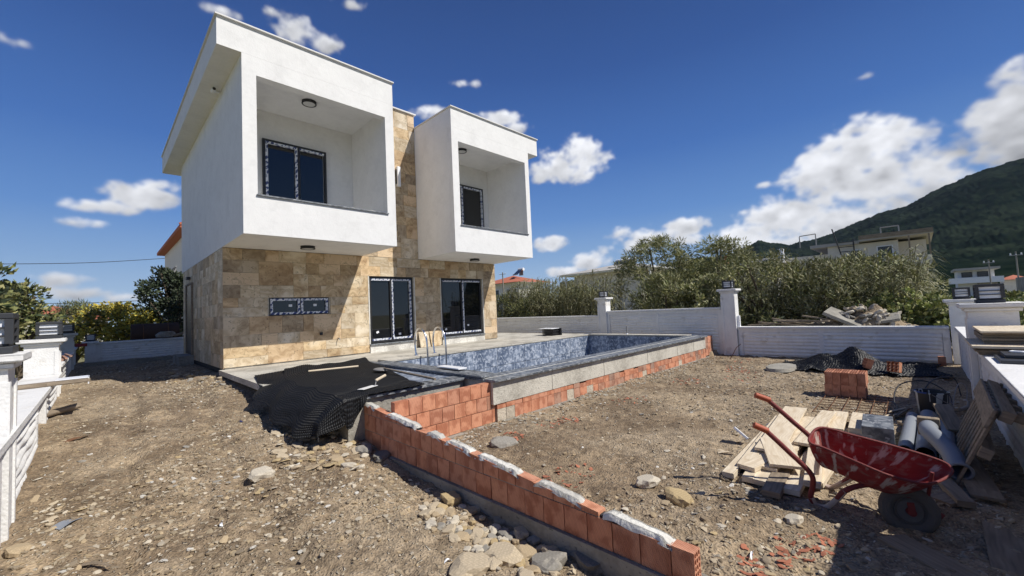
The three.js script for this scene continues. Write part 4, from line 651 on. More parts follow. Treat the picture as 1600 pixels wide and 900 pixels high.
// plywood and folded frame on the plot wall
{
  const t = thing('plywood_stack', 'stack of brown plywood sheets lying across the plot wall', 'plywood', [8.0, -.79, .5]);
  for (let k = 0; k < 4; k++) part(t, 'sheet', rbx(7.25 + rr(0, .1), 8.45, -.788 + k * .021, -.788 + k * .021 + .019, .42 + rr(0, .05), 2.1, .003, rr(0, 3), rr(0, 3)), M.oldWood);
  part(t, 'pale_board', rbx(7.2, 8.3, -.700, -.672, .40, 2.2, .003), M.wood); for (let k = 0; k < 4; k++) part(t, 'sheet', rbx(7.45 + rr(0, .1), 8.5, -.668 + k * .032, -.668 + k * .032 + .029, .50 + rr(0, .03), 2.1, .003, rr(0, 3), rr(0, 3)), M.oldWood); part(t, 'pale_board', rbx(7.4, 8.5, -.537, -.515, .49, 2.2, .003), M.wood);
  const f = thing('folded_frame', 'folded black metal frame with white ring lying on the plot wall', 'frame', [6.8, -.78, .75]);
  part(f, 'panel', rbx(6.55, 7.1, -.788, -.755, .55, 1.5, .006), M.charcoal); part(f, 'panel', rbx(6.75, 7.15, -.752, -.72, .60, 1.6, .006), M.charcoal); part(f, 'ring', new THREE.TorusGeometry(.055, .008, 8, 24).rotateX(Math.PI / 2).translate(7.05, -.71, .72), M.frost);
}
// plank, bracket and tiles on the left wall
{
  const a = meshThing('plank', 'broken plank lying across the coping of the sunlit plot wall', 'plank', rbx(-.55, .42, 0, .05, -.09, .09, .004), M.oldWood, undefined, [-.50, -.770, -8.7]); a.rotation.y = .12;
  const b = thing('metal_bracket', 'galvanised sheet bracket overhanging the sunlit plot wall coping', 'bracket', [-.25, -.765, -8.75]); part(b, 'sheet', rbx(-.42, -.09, -.712, -.70, -9.0, -8.65, .003), M.frost); part(b, 'lip', rbx(-.10, -.085, -.80, -.70, -8.98, -8.66, .003), M.frost); part(b, 'prop', rbx(-.44, -.10, -.762, -.716, -8.66, -8.62, .003), M.oldWood);
  for (let k = 0; k < 6; k++) { const o = meshThing('clay_tile', 'reddish brown clay strip in the pile on the plot wall', 'tile', rbx(-.02, .02, 0, .03, -.6, .6, .004), k % 2 ? M.oldBrick[1] : M.oldBrick[0], 'clay strips piled on the plot wall', [-.66 + k * .045, -.615 + (k % 3) * .034, -12.6 - (k % 2) * .1]); o.rotation.y = .02 * k; }
  meshThing('red_box', 'small red plastic box on the shaded wall end', 'box', rbx(-.13, .13, 0, .10, -.1, .1, .01), mat({ color: lin(.22, .02, .02), roughness: .6 }), undefined, [-.36, -.548, -18.6]);
}
// ------------------------------------------------------------------ stones, gravel, shards
function rockGeo(k, det = 1, sq = .75, jag = .45) { const g = new THREE.IcosahedronGeometry(1, det), p = g.attributes.position; for (let i = 0; i < p.count; i++) { const x = p.getX(i), y = p.getY(i), z = p.getZ(i), s = 1 + (vn(x * 1.3 + k, y * 1.3, z * 1.3 + k * 2) - .5) * jag * 2 + (vn(x * 3 + k, y * 3, z * 3) - .5) * jag * .6; p.setXYZ(i, x * s, clamp(y * s, -.55, .62) * sq, z * s); } g.computeVertexNormals(); return boxUV(g); }
const rockMap = tex(256, (u, v) => { const a = fbm(u * 6, v * 6, 200, 5, 6), b = fbm(u * 40, v * 40, 201, 3, 40); return mul3([1, 1, 1], .55 + .5 * a + .3 * (b - .5)); }, true, .4);
const rockBase = mat({ map: rockMap, roughness: .95 });
M.rock = tints(rockBase, [[.58, .48, .34], [.50, .39, .25], [.36, .335, .29], [.55, .42, .23], [.68, .61, .49], [.26, .245, .215]]);
const rocks = [1, 2, 3, 4, 5, 6, 7].map((k) => rockGeo(k * 3.1, 2)), chips = [1, 2, 3, 4].map((k) => rockGeo(k * 5.7 + 40, 1, .42, .6)), pebbles = [1, 2, 3, 4, 5].map((k) => rockGeo(k * 4.3 + 90, 1, .72, .5));
function pick(px, py) { let y = -1.6, p; for (let i = 0; i < 5; i++) { p = onY(px, py, y); y = groundY(p.x, p.z); } p.y = y; return p; }
reseed(8100);
const taken = [];
function stone(p, r, mi, group, label, flat = 1) {
  const q = taken.every((t) => (t[0] - p.x) ** 2 + (t[1] - p.z) ** 2 > (t[2] * .62 + r * .62) ** 2); if (!q) return; taken.push([p.x, p.z, r]);
  const o = meshThing('stone', label, 'stone', flat < .7 ? chips[Math.floor(rnd() * 4)] : rocks[Math.floor(rnd() * 7)], M.rock[mi], group, [p.x, p.y + r * .22 * flat, p.z]); o.scale.set(r * rr(.9, 1.25), r * flat, r * rr(.8, 1.05)); o.rotation.set(rr(-.25, .25), rr(0, 6.28), rr(-.25, .25));
}
const big = [[705, 782, 16, 3, 'rounded ochre block resting alone beside the low brick wall'], [858, 886, 26, 2, 'largest grey boulder in the trench beside the low brick wall'], [783, 872, 27, 0, 'broad tan stone next to the grey boulder in the trench'], [822, 868, 17, 1, 'squat brown stone between tan stone and grey boulder'], [740, 892, 30, 0, 'flat tan stone half sunk in soil by the trench'], [597, 717, 14, 5, 'dark round stone against the low brick wall near the membrane'], [570, 705, 12, 2, 'upright grey stone against the brick wall corner'], [742, 797, 10, 0, 'small pale stone next to the lone ochre block'], [925, 880, 26, 5, 'dark boulder in the wall shadow of the trench'], [788, 812, 16, 5, 'dark flat stone in the shade of the low brick wall'], [1010, 758, 15, 4, 'pale flat stone in the yard between brick wall and boards'], [1062, 780, 19, 3, 'tan wedge shaped stone between brick wall and board pile'], [786, 696, 22, 2, 'grey slab of old mortar on the soil behind the brick wall'], [410, 745, 16, 4, 'white chipped stone in the middle of the left yard'], [1240, 815, 12, 4, 'cream stone in the open soil by the wheelbarrow shadow'], [40, 690, 11, 4, 'pale stone at the foot of the sunlit plot wall'], [30, 862, 14, 1, 'ochre stone at the foot of the wall pillar']];
for (const [x, y, r, m, l] of big) { const p = pick(x, y), d = p.dot(camF); stone(p, r * d / FOCAL, m, undefined, l, y > 880 || r < 20 ? .9 : .75); }
for (let i = 0; i < 330; i++) { const t = rnd(); stone(pick(lerp(700, 850, t) + rr(-34, 24) - 14 * (1 - t), lerp(800, 885, t) + rr(-22, 22)), rr(.022, .062), [0, 0, 1, 2, 3, 4, 4][Math.floor(rr(0, 7))], 'stones in the trench by the low brick wall', 'fist sized stone in the trench beside the low brick wall', .85); }
for (let i = 0; i < 150; i++) stone(pick(rr(430, 575), rr(674, 735)), rr(.02, .065), [0, 1, 3, 4][Math.floor(rr(0, 4))], 'rubble below the hanging membrane', 'pale rubble stone below the hanging membrane edge', rr(.5, .9));
for (let i = 0; i < 34; i++) stone(pick(rr(265, 355), rr(574, 602)), rr(.03, .075), Math.floor(rr(0, 5)), 'rubble at the villa corner', 'pale rubble stone at the foot of the villa corner', rr(.5, .9));
for (let i = 0; i < 46; i++) stone(pick(rr(240, 430), rr(690, 800)), rr(.012, .032), Math.floor(rr(0, 5)), 'stones in the open left yard', 'small stone lying in the open soil of the left yard', rr(.4, .7));
for (let i = 0; i < 26; i++) stone(pick(rr(40, 140), rr(615, 830)), rr(.014, .04), Math.floor(rr(0, 5)), 'stones along the sunlit plot wall', 'small stone near the foot of the sunlit plot wall', rr(.5, .8));
for (let i = 0; i < 36; i++) stone(pick(rr(960, 1300), rr(600, 890)), rr(.016, .04), Math.floor(rr(0, 5)), 'stones in the right yard', 'small stone in the soil between brick wall and wheelbarrow', rr(.45, .7));
// loose slabs of brick rubble near the brick base
const scatter = (name, label, cat, n, gen, geos, m) => { const per = geos.map(() => []); for (let i = 0; i < n; i++) { const q = gen(i); if (q) per[Math.floor(rnd() * geos.length)].push(q); } geos.forEach((g, k) => { const im = new THREE.InstancedMesh(g, m, per[k].length), o = new THREE.Object3D(), c = new THREE.Color(); per[k].forEach((q, i) => { o.position.set(q.x, q.y, q.z); o.rotation.set(rr(-.4, .4), rr(0, 6.28), rr(-.4, .4)); o.scale.set(q.s * rr(.7, 1.4), q.s * (q.f ?? .7), q.s * rr(.6, 1.1)); o.updateMatrix(); im.setMatrixAt(i, o.matrix); im.setColorAt(i, c.setRGB(...q.c)); }); stuff(im, k ? `${name}_${String(k).padStart(3, '0')}` : name, label, cat); }); };
const stoneCols = [[.62, .52, .37], [.52, .42, .28], [.42, .34, .24], [.72, .63, .49], [.34, .26, .17], [.58, .45, .28], [.85, .81, .73]];
const blockedAt = (x, z) => inside(x, z, 2.25, 2.56, -5.4, -.3) || inside(x, z, 1.8, 12.9, -17, -5.0) || inside(x, z, 3.9, 12.9, -9, -4.3) || inside(x, z, 2.2, 4.1, -5.4, -4.35) || x < -.42;
reseed(8300);
const M_pebble = mat({ map: rockMap, roughness: 1 });
scatter('gravel', 'gravel and small chips scattered over the yard soil', 'gravel', 90000, () => { const t = rnd(); let x, z; if (t < .62) { x = rr(-.4, 2.3); z = -Math.pow(rnd(), 1.2) * 17 - .3; } else { x = rr(2.5, 12.6); z = rr(-4.35, .4); } if (z < -5 && x > 1.8) return; if (blockedAt(x, z)) return; const k = fbm(x * .8, z * .8, 61, 3); if (rnd() > sst(.36, .64, k) * .75 + .25) return; const s = .0035 + .014 * Math.pow(rnd(), 4.5) * (1 + .7 * k); const c = stoneCols[Math.floor(rnd() * 6.25)]; return { x, y: groundY(x, z) + s * .15, z, s, f: rr(.55, 1), c: mul3(c, rr(.6, 1.02)) }; }, pebbles, M_pebble);
scatter('brick_shards', 'orange brick shards lying in patches on the soil', 'brick shards', 430, () => { const c = [[6.2, -3.55, .45], [8.4, -3.5, .5], [10.3, -3.2, .6], [4.6, -3.75, .4], [3.6, -3.75, .25], [3.15, -2.5, .35], [11.8, -3.4, .5], [2.95, -.75, .3], [3.25, -.6, .25], [9.4, -2.6, .7]][Math.floor(rnd() * 10)]; const a = rr(0, 6.28), d = Math.sqrt(rnd()) * c[2], x = c[0] + Math.cos(a) * d, z = c[1] + Math.sin(a) * d * .6; if (blockedAt(x, z)) return; const s = rr(.008, .03); return { x, y: groundY(x, z) + s * .2, z, s, f: .3, c: mul3([.50, .19, .11], rr(.8, 1.15)) }; }, chips.slice(0, 2), M_pebble);
scatter('mortar_crumbs', 'pale crumbs of mortar along the foot of the brick walls', 'mortar crumbs', 900, () => { const x = rr(2.6, 12.4), z = -4.4 + Math.abs(rr(0, 1) * rr(0, 1)) * .55; const s = rr(.006, .026); return { x, y: groundY(x, z) + s * .2, z, s, f: .6, c: mul3([.52, .48, .40], rr(.6, 1.1)) }; }, chips.slice(2), M_pebble);
// scraps: a few wood splinters, plastic and paper bits
for (const [x, y, w, l, m, lab] of [[1135, 712, .03, .16, M.wood, 'curled dry leaf like wood scrap on the soil beyond the brick wall'], [120, 690, .08, .22, M.rust, 'flattened purple brown rag near the sunlit wall'], [105, 820, .10, .16, M.pvc, 'bent grey plastic scrap in the foreground soil'], [375, 660, .03, .09, mat({ color: lin(.02, .03, .12), roughness: .6 }), 'small blue plastic scrap in the left yard'], [345, 822, .02, .06, M.frost, 'white paper scrap in the left yard soil'], [700, 880, .015, .05, M.frost, 'white crumb of plastic in the foreground soil'], [480, 868, .03, .18, M.oldWood, 'flat wood splinter in the foreground of the left yard'], [1175, 868, .012, .10, M.frost, 'white curved plastic strip near the brick wall end'], [150, 885, .03, .22, M.oldWood, 'weathered splinter in the foreground corner']]) { const p = pick(x, y); const o = meshThing('scrap', lab, 'scrap', sheet(8, 3, (u, v) => [(u - .5) * l, .012 * Math.sin(u * 3.1) + .006 * Math.sin(v * 5 + u * 4), (v - .5) * w]), (() => { const k = m.clone(); k.side = THREE.DoubleSide; return k; })(), undefined, [p.x, p.y + .008, p.z]); o.rotation.y = rr(0, 6); }
{ const p = pick(60, 660); meshThing('log', 'short weathered log at the foot of the sunlit plot wall', 'log', boxUV(rod([0, .05, 0], [.35, .06, -.5], .045, 10)), M.oldWood, undefined, [p.x + .02, p.y, p.z]); }
// ------------------------------------------------------------------ plants
function leafMesh(n, gen, len, wid, cols, seed, curl = .25) { // n leaves: two bent faces each, gen() -> [pos, dir]
  reseed(seed); const p = [], c = [], nn = [], a = V3(0, 0, 0), b = V3(0, 0, 0), col = [];
  for (let i = 0; i < n; i++) {
    const [o, d, tone = 1] = gen(i), L = len * rr(.6, 1.25), w = wid * rr(.7, 1.2); d.normalize(); a.set(rr(-1, 1), rr(-1, 1), rr(-1, 1)).cross(d).normalize(); b.copy(d).cross(a).multiplyScalar(curl * L);
    const m = o.clone().addScaledVector(d, L * .5).add(b), e = o.clone().addScaledVector(d, L), l = m.clone().addScaledVector(a, w / 2), r = m.clone().addScaledVector(a, -w / 2);
    for (const q of [o, l, r, l, e, r]) p.push(q.x, q.y, q.z); const k = cols[Math.floor(rnd() * cols.length)], s = rr(.75, 1.2) * tone; for (let j = 0; j < 6; j++) col.push(k[0] * s, k[1] * s, k[2] * s);
  }
  const g = new THREE.BufferGeometry(); g.setAttribute('position', new THREE.Float32BufferAttribute(p, 3)); g.setAttribute('color', new THREE.Float32BufferAttribute(col, 3)); g.computeVertexNormals(); void c; void nn; return g;
}
const leafMat = new THREE.MeshPhysicalMaterial({ vertexColors: true, roughness: .75, side: THREE.DoubleSide, transmission: .22, thickness: 0 });
const olive = [[.19, .20, .06], [.26, .255, .085], [.13, .15, .045], [.34, .32, .13], [.16, .175, .055]], pale = [[.30, .30, .15], [.37, .355, .20], [.23, .245, .11], [.44, .41, .25]], dark = [[.035, .055, .022], [.05, .07, .028], [.028, .042, .018]], gold = [[.46, .37, .045], [.34, .30, .05], [.18, .20, .05], [.55, .44, .07]], vine = [[.26, .30, .08], [.34, .35, .11], [.17, .21, .055], [.48, .46, .19], [.12, .15, .045]];
// shrub or tree: clusters of leaves around limb tips
function shrub(name, label, cat, base, h, rx, rz, o = {}) {
  const { n = 5200, len = .16, wid = .045, cols = olive, seed = 1, group, clumps = 46, up = .35, low = .12, lean = [0, 0], trunk = .07, sph = .34, bare = 0 } = o; reseed(seed);
  const t = thing(name, label, cat, base, group), cl = [];
  for (let i = 0; i < clumps; i++) { const a = rr(0, 6.28), v = Math.pow(rnd(), .8), y = lerp(low, 1, v) * h, prof = Math.sqrt(Math.max(.05, 1 - Math.pow(Math.abs(v * 1.02 - .42) / .62, 2.2))), k = Math.pow(rnd(), .42) * prof; cl.push([V3(Math.cos(a) * rx * k + lean[0] * v, y, Math.sin(a) * rz * k + lean[1] * v), sph * rr(.6, 1.35) * (1 - .35 * v), rr(.6, 1.55)]); }
  const tg = []; const limbs = Math.min(cl.length, 16); for (let i = 0; i < limbs; i++) { const c = cl[i][0], m = V3(c.x * .35 + rr(-.1, .1), c.y * .5, c.z * .35 + rr(-.1, .1)); const g = tube([V3(rr(-.1, .1) * rx * .4, -.15, rr(-.1, .1) * rz * .4), m, c], trunk * rr(.3, .6), 8, 5); tg.push(g); } tg.push(new THREE.CylinderGeometry(trunk * .7, trunk * 1.2, h * .45 + .3, 7).translate(0, h * .22 - .15, 0));
  lpart(t, 'trunk', merge(tg), M.bark);
  const g = leafMesh(n, () => { const [c, s, tone] = cl[Math.floor(rnd() * cl.length)], d = V3(rr(-1, 1), rr(-1, 1), rr(-1, 1)).normalize(), r = Math.pow(rnd(), .45) * s; const p = c.clone().addScaledVector(d, r); if (p.y < .05) p.y = rr(.02, .3); return [p, d.add(V3(lean[0] * .3, up, lean[1] * .3)), tone]; }, len, wid, cols, seed + 7, o.curl ?? .18);
  lpart(t, 'crown', g, leafMat); return t;
}
M.bark = mat({ color: lin(.13, .10, .07), roughness: .95, bumpMap: grain, bumpScale: .01 });
const out = -1.62;
// big feathery trees and bushes beyond the far plot wall
const G = 'bushes beyond the far plot wall';
shrub('willow_tree', 'tall feathery olive green tree beyond the slim lamp pillar', 'tree', [18.3, out, -8.5], 4.5, 2.1, 2.1, { n: 12500, len: .22, wid: .036, seed: 11, clumps: 170, sph: .29, cols: [...olive, ...pale.slice(0, 2)], up: .1 });
shrub('willow_tree', 'second feathery olive tree beside the taller one, reaching over the wall step', 'tree', [18.6, out, -6.1], 4.15, 1.8, 1.9, { n: 10000, len: .21, wid: .036, seed: 12, clumps: 140, sph: .29, cols: [...olive, ...pale.slice(0, 1)], up: .1 });
[[16.2, -7.3, 2.6, 1.2, 'dark low bush squeezed between slim pillar and feathery trees', 13], [16.0, -5.6, 2.4, 1.3, 'dense olive bush right behind the slatted wall by the tall pillar', 14], [16.6, -3.9, 3.2, 1.6, 'broad olive bush rising behind the tall lamp pillar', 15], [17.0, -2.2, 2.6, 1.6, 'reedy olive bush behind the lower stretch of wall', 16], [18.4, -1.3, 2.85, 1.4, 'bush with wind blown tips in front of the distant flat', 17], [18.9, -.35, 2.5, 1.1, 'bush before the distant flat with loose pale leaves', 18], [19.0, 1.9, .85, 1.3, 'low bush past the tall bushes towards the mountain', 19]].forEach(([x, z, h, r, l, s]) => shrub('bush', l, 'bush', [x, out, z], h, r, r * 1.1, { n: s % 3 ? 6800 : 5200, len: s % 3 === 1 ? .26 : .19, wid: s % 3 === 1 ? .034 : s % 3 === 2 ? .06 : .045, seed: s, clumps: 120, sph: .25, cols: s % 2 ? [...olive, ...pale.slice(0, 2)] : [...olive, ...pale], group: G, low: .02, up: s % 3 === 1 ? .8 : .3 }));
// leafy creepers and rubble mound behind the lower wall
[[15.6, .6, 1.25, 1.3, 31, 'bright leafy creeper bush behind the corner pillar'], [15.7, -.2, 1.5, 1.2, 32, 'leafy creeper spilling over the rubble mound'], [16.2, 2.2, 1.3, 1.4, 33, 'leafy creeper patch past the plot corner'], [14.8, 1.9, .9, 1.0, 34, 'low creeper right behind the plot corner']].forEach(([x, z, h, r, s, l]) => shrub('creeper', l, 'plant', [x, out, z], h, r, r, { n: 3600, len: .12, wid: .10, seed: s, clumps: 50, sph: .3, cols: vine, low: .02, trunk: .02, curl: .12 }));
for (let k = 0; k < 9; k++) shrub('field_bush', 'low bush on the open land below the mountain', 'bush', [28 + k * 5.5 + rr(-2, 2), out - .2, 2.4 + k * 1.15 + rr(-.8, 1.2)], rr(.7, 1.25), rr(1.4, 2.4), rr(1.4, 2.2), { n: 1500, len: .26, wid: .14, seed: 50 + k, clumps: 30, sph: .5, cols: k % 2 ? vine : olive, low: .02, group: 'low bushes below the mountain' });
// reeds
{
  reseed(9300); const mk = (seed) => { reseed(seed); const p = [], col = []; const H = rr(3.0, 3.6), bend = rr(.25, .5); const at = (t) => V3(bend * t * t * .9, H * t - .12 * t * t, 0);
    const quad = (a, b, w0, w1, s, c) => { const q = [a.clone().addScaledVector(s, w0), a.clone().addScaledVector(s, -w0), b.clone().addScaledVector(s, w1), b.clone().addScaledVector(s, -w1)]; for (const k of [0, 1, 2, 1, 3, 2]) p.push(q[k].x, q[k].y, q[k].z); for (let j = 0; j < 6; j++) col.push(...c); };
    for (let i = 0; i < 6; i++) for (const s of [V3(0, 0, 1), V3(1, 0, 0)]) quad(at(i / 6), at((i + 1) / 6), .011, .010, s, [.26, .24, .13]);
    for (let i = 0; i < 22; i++) { const t = rr(.18, 1), o = at(t), a = rr(0, 6.28), L = rr(.5, .95), d = V3(Math.cos(a) + .7, 0, Math.sin(a)).normalize(), s = V3(-d.z, 0, d.x); let q = o; const c = mul3(pale[Math.floor(rnd() * 4)], rr(.7, 1.15)); for (let j = 0; j < 3; j++) { const u = (j + 1) / 3, nx = o.clone().addScaledVector(d, L * u * .85).add(V3(0, L * (.75 * u - .85 * u * u), 0)); quad(q, nx, .026 * (1 - j / 3.2), .026 * (1 - (j + 1) / 3.2), s, c); q = nx; } }
    const g = new THREE.BufferGeometry(); g.setAttribute('position', new THREE.Float32BufferAttribute(p, 3)); g.setAttribute('color', new THREE.Float32BufferAttribute(col, 3)); g.computeVertexNormals(); return g; };
  [1, 2, 3].forEach((v) => { const im = new THREE.InstancedMesh(mk(9300 + v), leafMat, 260), o = new THREE.Object3D(), c = new THREE.Color(); for (let i = 0; i < 260; i++) { const t = rnd(), far = i < 175; const z = far ? lerp(-17.5, -9.2, t) : lerp(-4.8, -.1, t), x = far ? rr(14.2, 17) + (t < .5 ? 1 : 0) : rr(15.6, 18.6); const hh = far ? interp([[0, .84], [.35, .92], [.6, .92], [.8, .82], [1, .9]], t)  : .84; o.position.set(x, out - .05, z); o.rotation.set(rr(-.1, .1), rr(-.9, .9) - 1.1, rr(-.08, .12)); o.scale.setScalar(hh * rr(.75, 1.08)); o.updateMatrix(); im.setMatrixAt(i, o.matrix); const k = rr(.7, 1.15); im.setColorAt(i, c.setRGB(k, k, k * .95)); } stuff(im, v > 1 ? `reeds_00${v - 1}` : 'reeds', 'pale green reeds growing beyond the far plot wall', 'reeds'); });
}
[[15.6, -16.2, 2.2, 1.4], [15.4, -13.6, 2.0, 1.3], [16.2, -11.2, 2.3, 1.3]].forEach(([x, z, h, r], k) => shrub('undergrowth', ['green undergrowth bush at the villa end of the reeds', 'green undergrowth bush in the middle of the reeds', 'green undergrowth bush between reeds and feathery trees'][k], 'bush', [x, out, z], h, r, r * 1.2, { n: 5200, len: .2, wid: .03, seed: 70 + k, clumps: 60, sph: .36, cols: [...olive, ...dark], low: .02, up: .6 }));
// behind the shaded wall and along the left
shrub('golden_shrub', 'golden yellow leaved shrub behind the shaded back wall', 'shrub', [.45, -1.2, -22.2], 1.95, 1.5, 1.1, { n: 5200, len: .13, wid: .09, cols: gold, seed: 81, clumps: 70, sph: .32, low: .05 });
shrub('golden_shrub', 'smaller golden shrub touching the dark barrel', 'shrub', [1.35, -1.2, -22.6], 1.75, .9, .9, { n: 2800, len: .13, wid: .09, cols: gold, seed: 82, clumps: 40, sph: .3, low: .05 });
shrub('conifer', 'feathery green conifer beside the golden shrub', 'tree', [-.62, -1.2, -23.5], 2.2, .7, .7, { n: 4200, len: .16, wid: .02, cols: dark.concat(olive), seed: 83, clumps: 46, sph: .3, up: .8 });
shrub('dark_tree', 'dark leaved tree against the villa back corner', 'tree', [2.35, -1.2, -22.3], 3.4, 1.0, .9, { n: 5600, len: .15, wid: .085, cols: dark, seed: 84, clumps: 64, sph: .34, low: .25, up: .3, lean: [-.35, 0] });
shrub('broadleaf_tree', 'dark broadleaf tree rising behind the first lamp pillar', 'tree', [-2.6, -1.2, -13.2], 3.15, 1.25, 1.3, { n: 5200, len: .17, wid: .09, cols: [...dark, ...olive], seed: 85, clumps: 60, sph: .36, low: .3 });
shrub('broadleaf_tree', 'thin branched tree beyond the second lamp pillar', 'tree', [-1.55, -1.2, -15.6], 2.25, .8, .9, { n: 1900, len: .15, wid: .07, cols: [...dark, ...olive], seed: 86, clumps: 30, sph: .3, low: .3 });
shrub('hedge_bush', 'green hedge bush behind the second lamp pillar', 'bush', [-1.7, -1.2, -20], 1.35, 1.0, 1.2, { n: 2600, len: .16, wid: .06, cols: olive, seed: 87, clumps: 30 });
shrub('far_tree', 'grey green tree far behind the golden shrub', 'tree', [4.6, -1.3, -34], 2.6, 2, 1.6, { n: 2600, len: .26, wid: .1, cols: [[.10, .12, .07], [.13, .15, .09]], seed: 88, clumps: 40, sph: .5 });
{ const t = thing('barrel', 'dark brown metal barrel lying behind the shaded wall', 'barrel', [1.42, -.49, -20.4]); lpart(t, 'drum', boxUV(new THREE.CylinderGeometry(.34, .34, 1.35, 26).rotateZ(Math.PI / 2).translate(.1, .34 - .1, 0)), mat({ color: lin(.06, .032, .022), roughness: .85, bumpMap: grain, bumpScale: .01 })); for (const x of [-.25, .45]) lpart(t, 'hoop', new THREE.TorusGeometry(.343, .012, 8, 32).rotateY(Math.PI / 2).translate(x, .24, 0), M.rust); lpart(t, 'stand', bx(-.5, .7, -.75, -.11, -.12, .12), M.greyConcrete); }
meshThing('rock', 'pale square rock lying on the shaded back wall', 'rock', rocks[2].clone().scale(.24, .24, .2), M.rock[2], undefined, [1.78, -.34, -19.62]);
meshThing('beam', 'pale slanted beam lying on the shaded back wall', 'beam', boxUV(rod([0, 0, 0], [.75, .22, 0], .05, 6)), M.oldWood, undefined, [1.98, -.40, -19.6]);
// rubble mound behind the lower wall
{
  const t = thing('rubble_mound', 'mound of soil and broken concrete behind the lower plot wall', 'rubble mound', [14.6, out, -1.15]);
  lpart(t, 'soil_heap', sheet(40, 30, (u, v) => { const x = (v - .5) * 2.2, z = (u - .5) * 4.2; return [x, 1.25 * Math.exp(-(x * x / .7 + z * z / 2)) * (.75 + .5 * fbm(x * 3 + 9, z * 3, 5, 4)) - .05, z, x, z]; }), (() => { const m = M.soil.clone(); m.vertexColors = false; return m; })());
  reseed(9500); const sl = lpart(t, 'broken_slab', rbx(-.45, .45, 0, .09, -.42, .42, .01).rotateZ(.15).rotateX(.5).translate(-.35, .95, -.35), M.greyConcrete); void sl; lpart(t, 'broken_slab', rbx(-.25, .25, 0, .07, -.24, .24, .01).rotateX(-.2).rotateZ(.3).translate(-.3, .92, .55), M.greyConcrete);
  for (let k = 0; k < 90; k++) { const x = rr(-.85, .1), z = rr(-1.1, 1.9), y = 1.2 * Math.exp(-(x * x / .7 + z * z / 2)); const m = lpart(t, 'broken_piece', chips[k % 4], M.rock[[0, 2, 4, 4][k % 4]]); m.scale.setScalar(rr(.04, .13)); m.scale.y *= 1.4; m.position.set(x, y + .06, z); m.rotation.set(rr(-1, 1), rr(0, 6), rr(-1, 1)); }
  for (let k = 0; k < 9; k++) { const z = rr(-2.0, -.6); lpart(t, 'timber', rbx(-.6, .6, 0, .04, -.04, .04, .004).rotateY(1.57 + rr(-.5, .5)).rotateX(rr(-.25, .25)).translate(rr(-.9, -.4), rr(.75, .95) - (z < -1.4 ? .08 : 0), z), M.oldWood); }
}
// ------------------------------------------------------------------ neighbouring buildings
const wallGrey = mat({ map: plasterMap, color: lin(.84, .79, .71), roughness: .95 }), wallPale = mat({ map: plasterMap, color: lin(.92, .9, .86), roughness: .95 }), roofGrey = mat({ color: lin(.42, .40, .37), roughness: .9 }), paneDark = mat({ color: lin(.03, .033, .037), roughness: .15 });
const roofRed = mat({ color: lin(.42, .13, .07), roughness: .9 }), panelBlue = mat({ color: lin(.02, .03, .06), roughness: .2 });
function solar(t, x, y, z, s = 1) { const p = part(t, 'solar_panel', bx(-.9 * s, .9 * s, -.03, .03, -.6 * s, .6 * s).rotateZ(.6).translate(x, y + .55 * s, z), panelBlue); part(p, 'water_tank', new THREE.CylinderGeometry(.28 * s, .28 * s, 1.3 * s, 14).rotateX(Math.PI / 2).translate(x + 1.0 * s, y + 1.15 * s, z), M.frost); part(p, 'stand', merge([bx(x - .8 * s, x - .74 * s, y, y + .2 * s, z - .5 * s, z + .5 * s), bx(x + .95 * s, x + 1.02 * s, y, y + 1 * s, z - .5 * s, z + .5 * s)]), M.steel); }
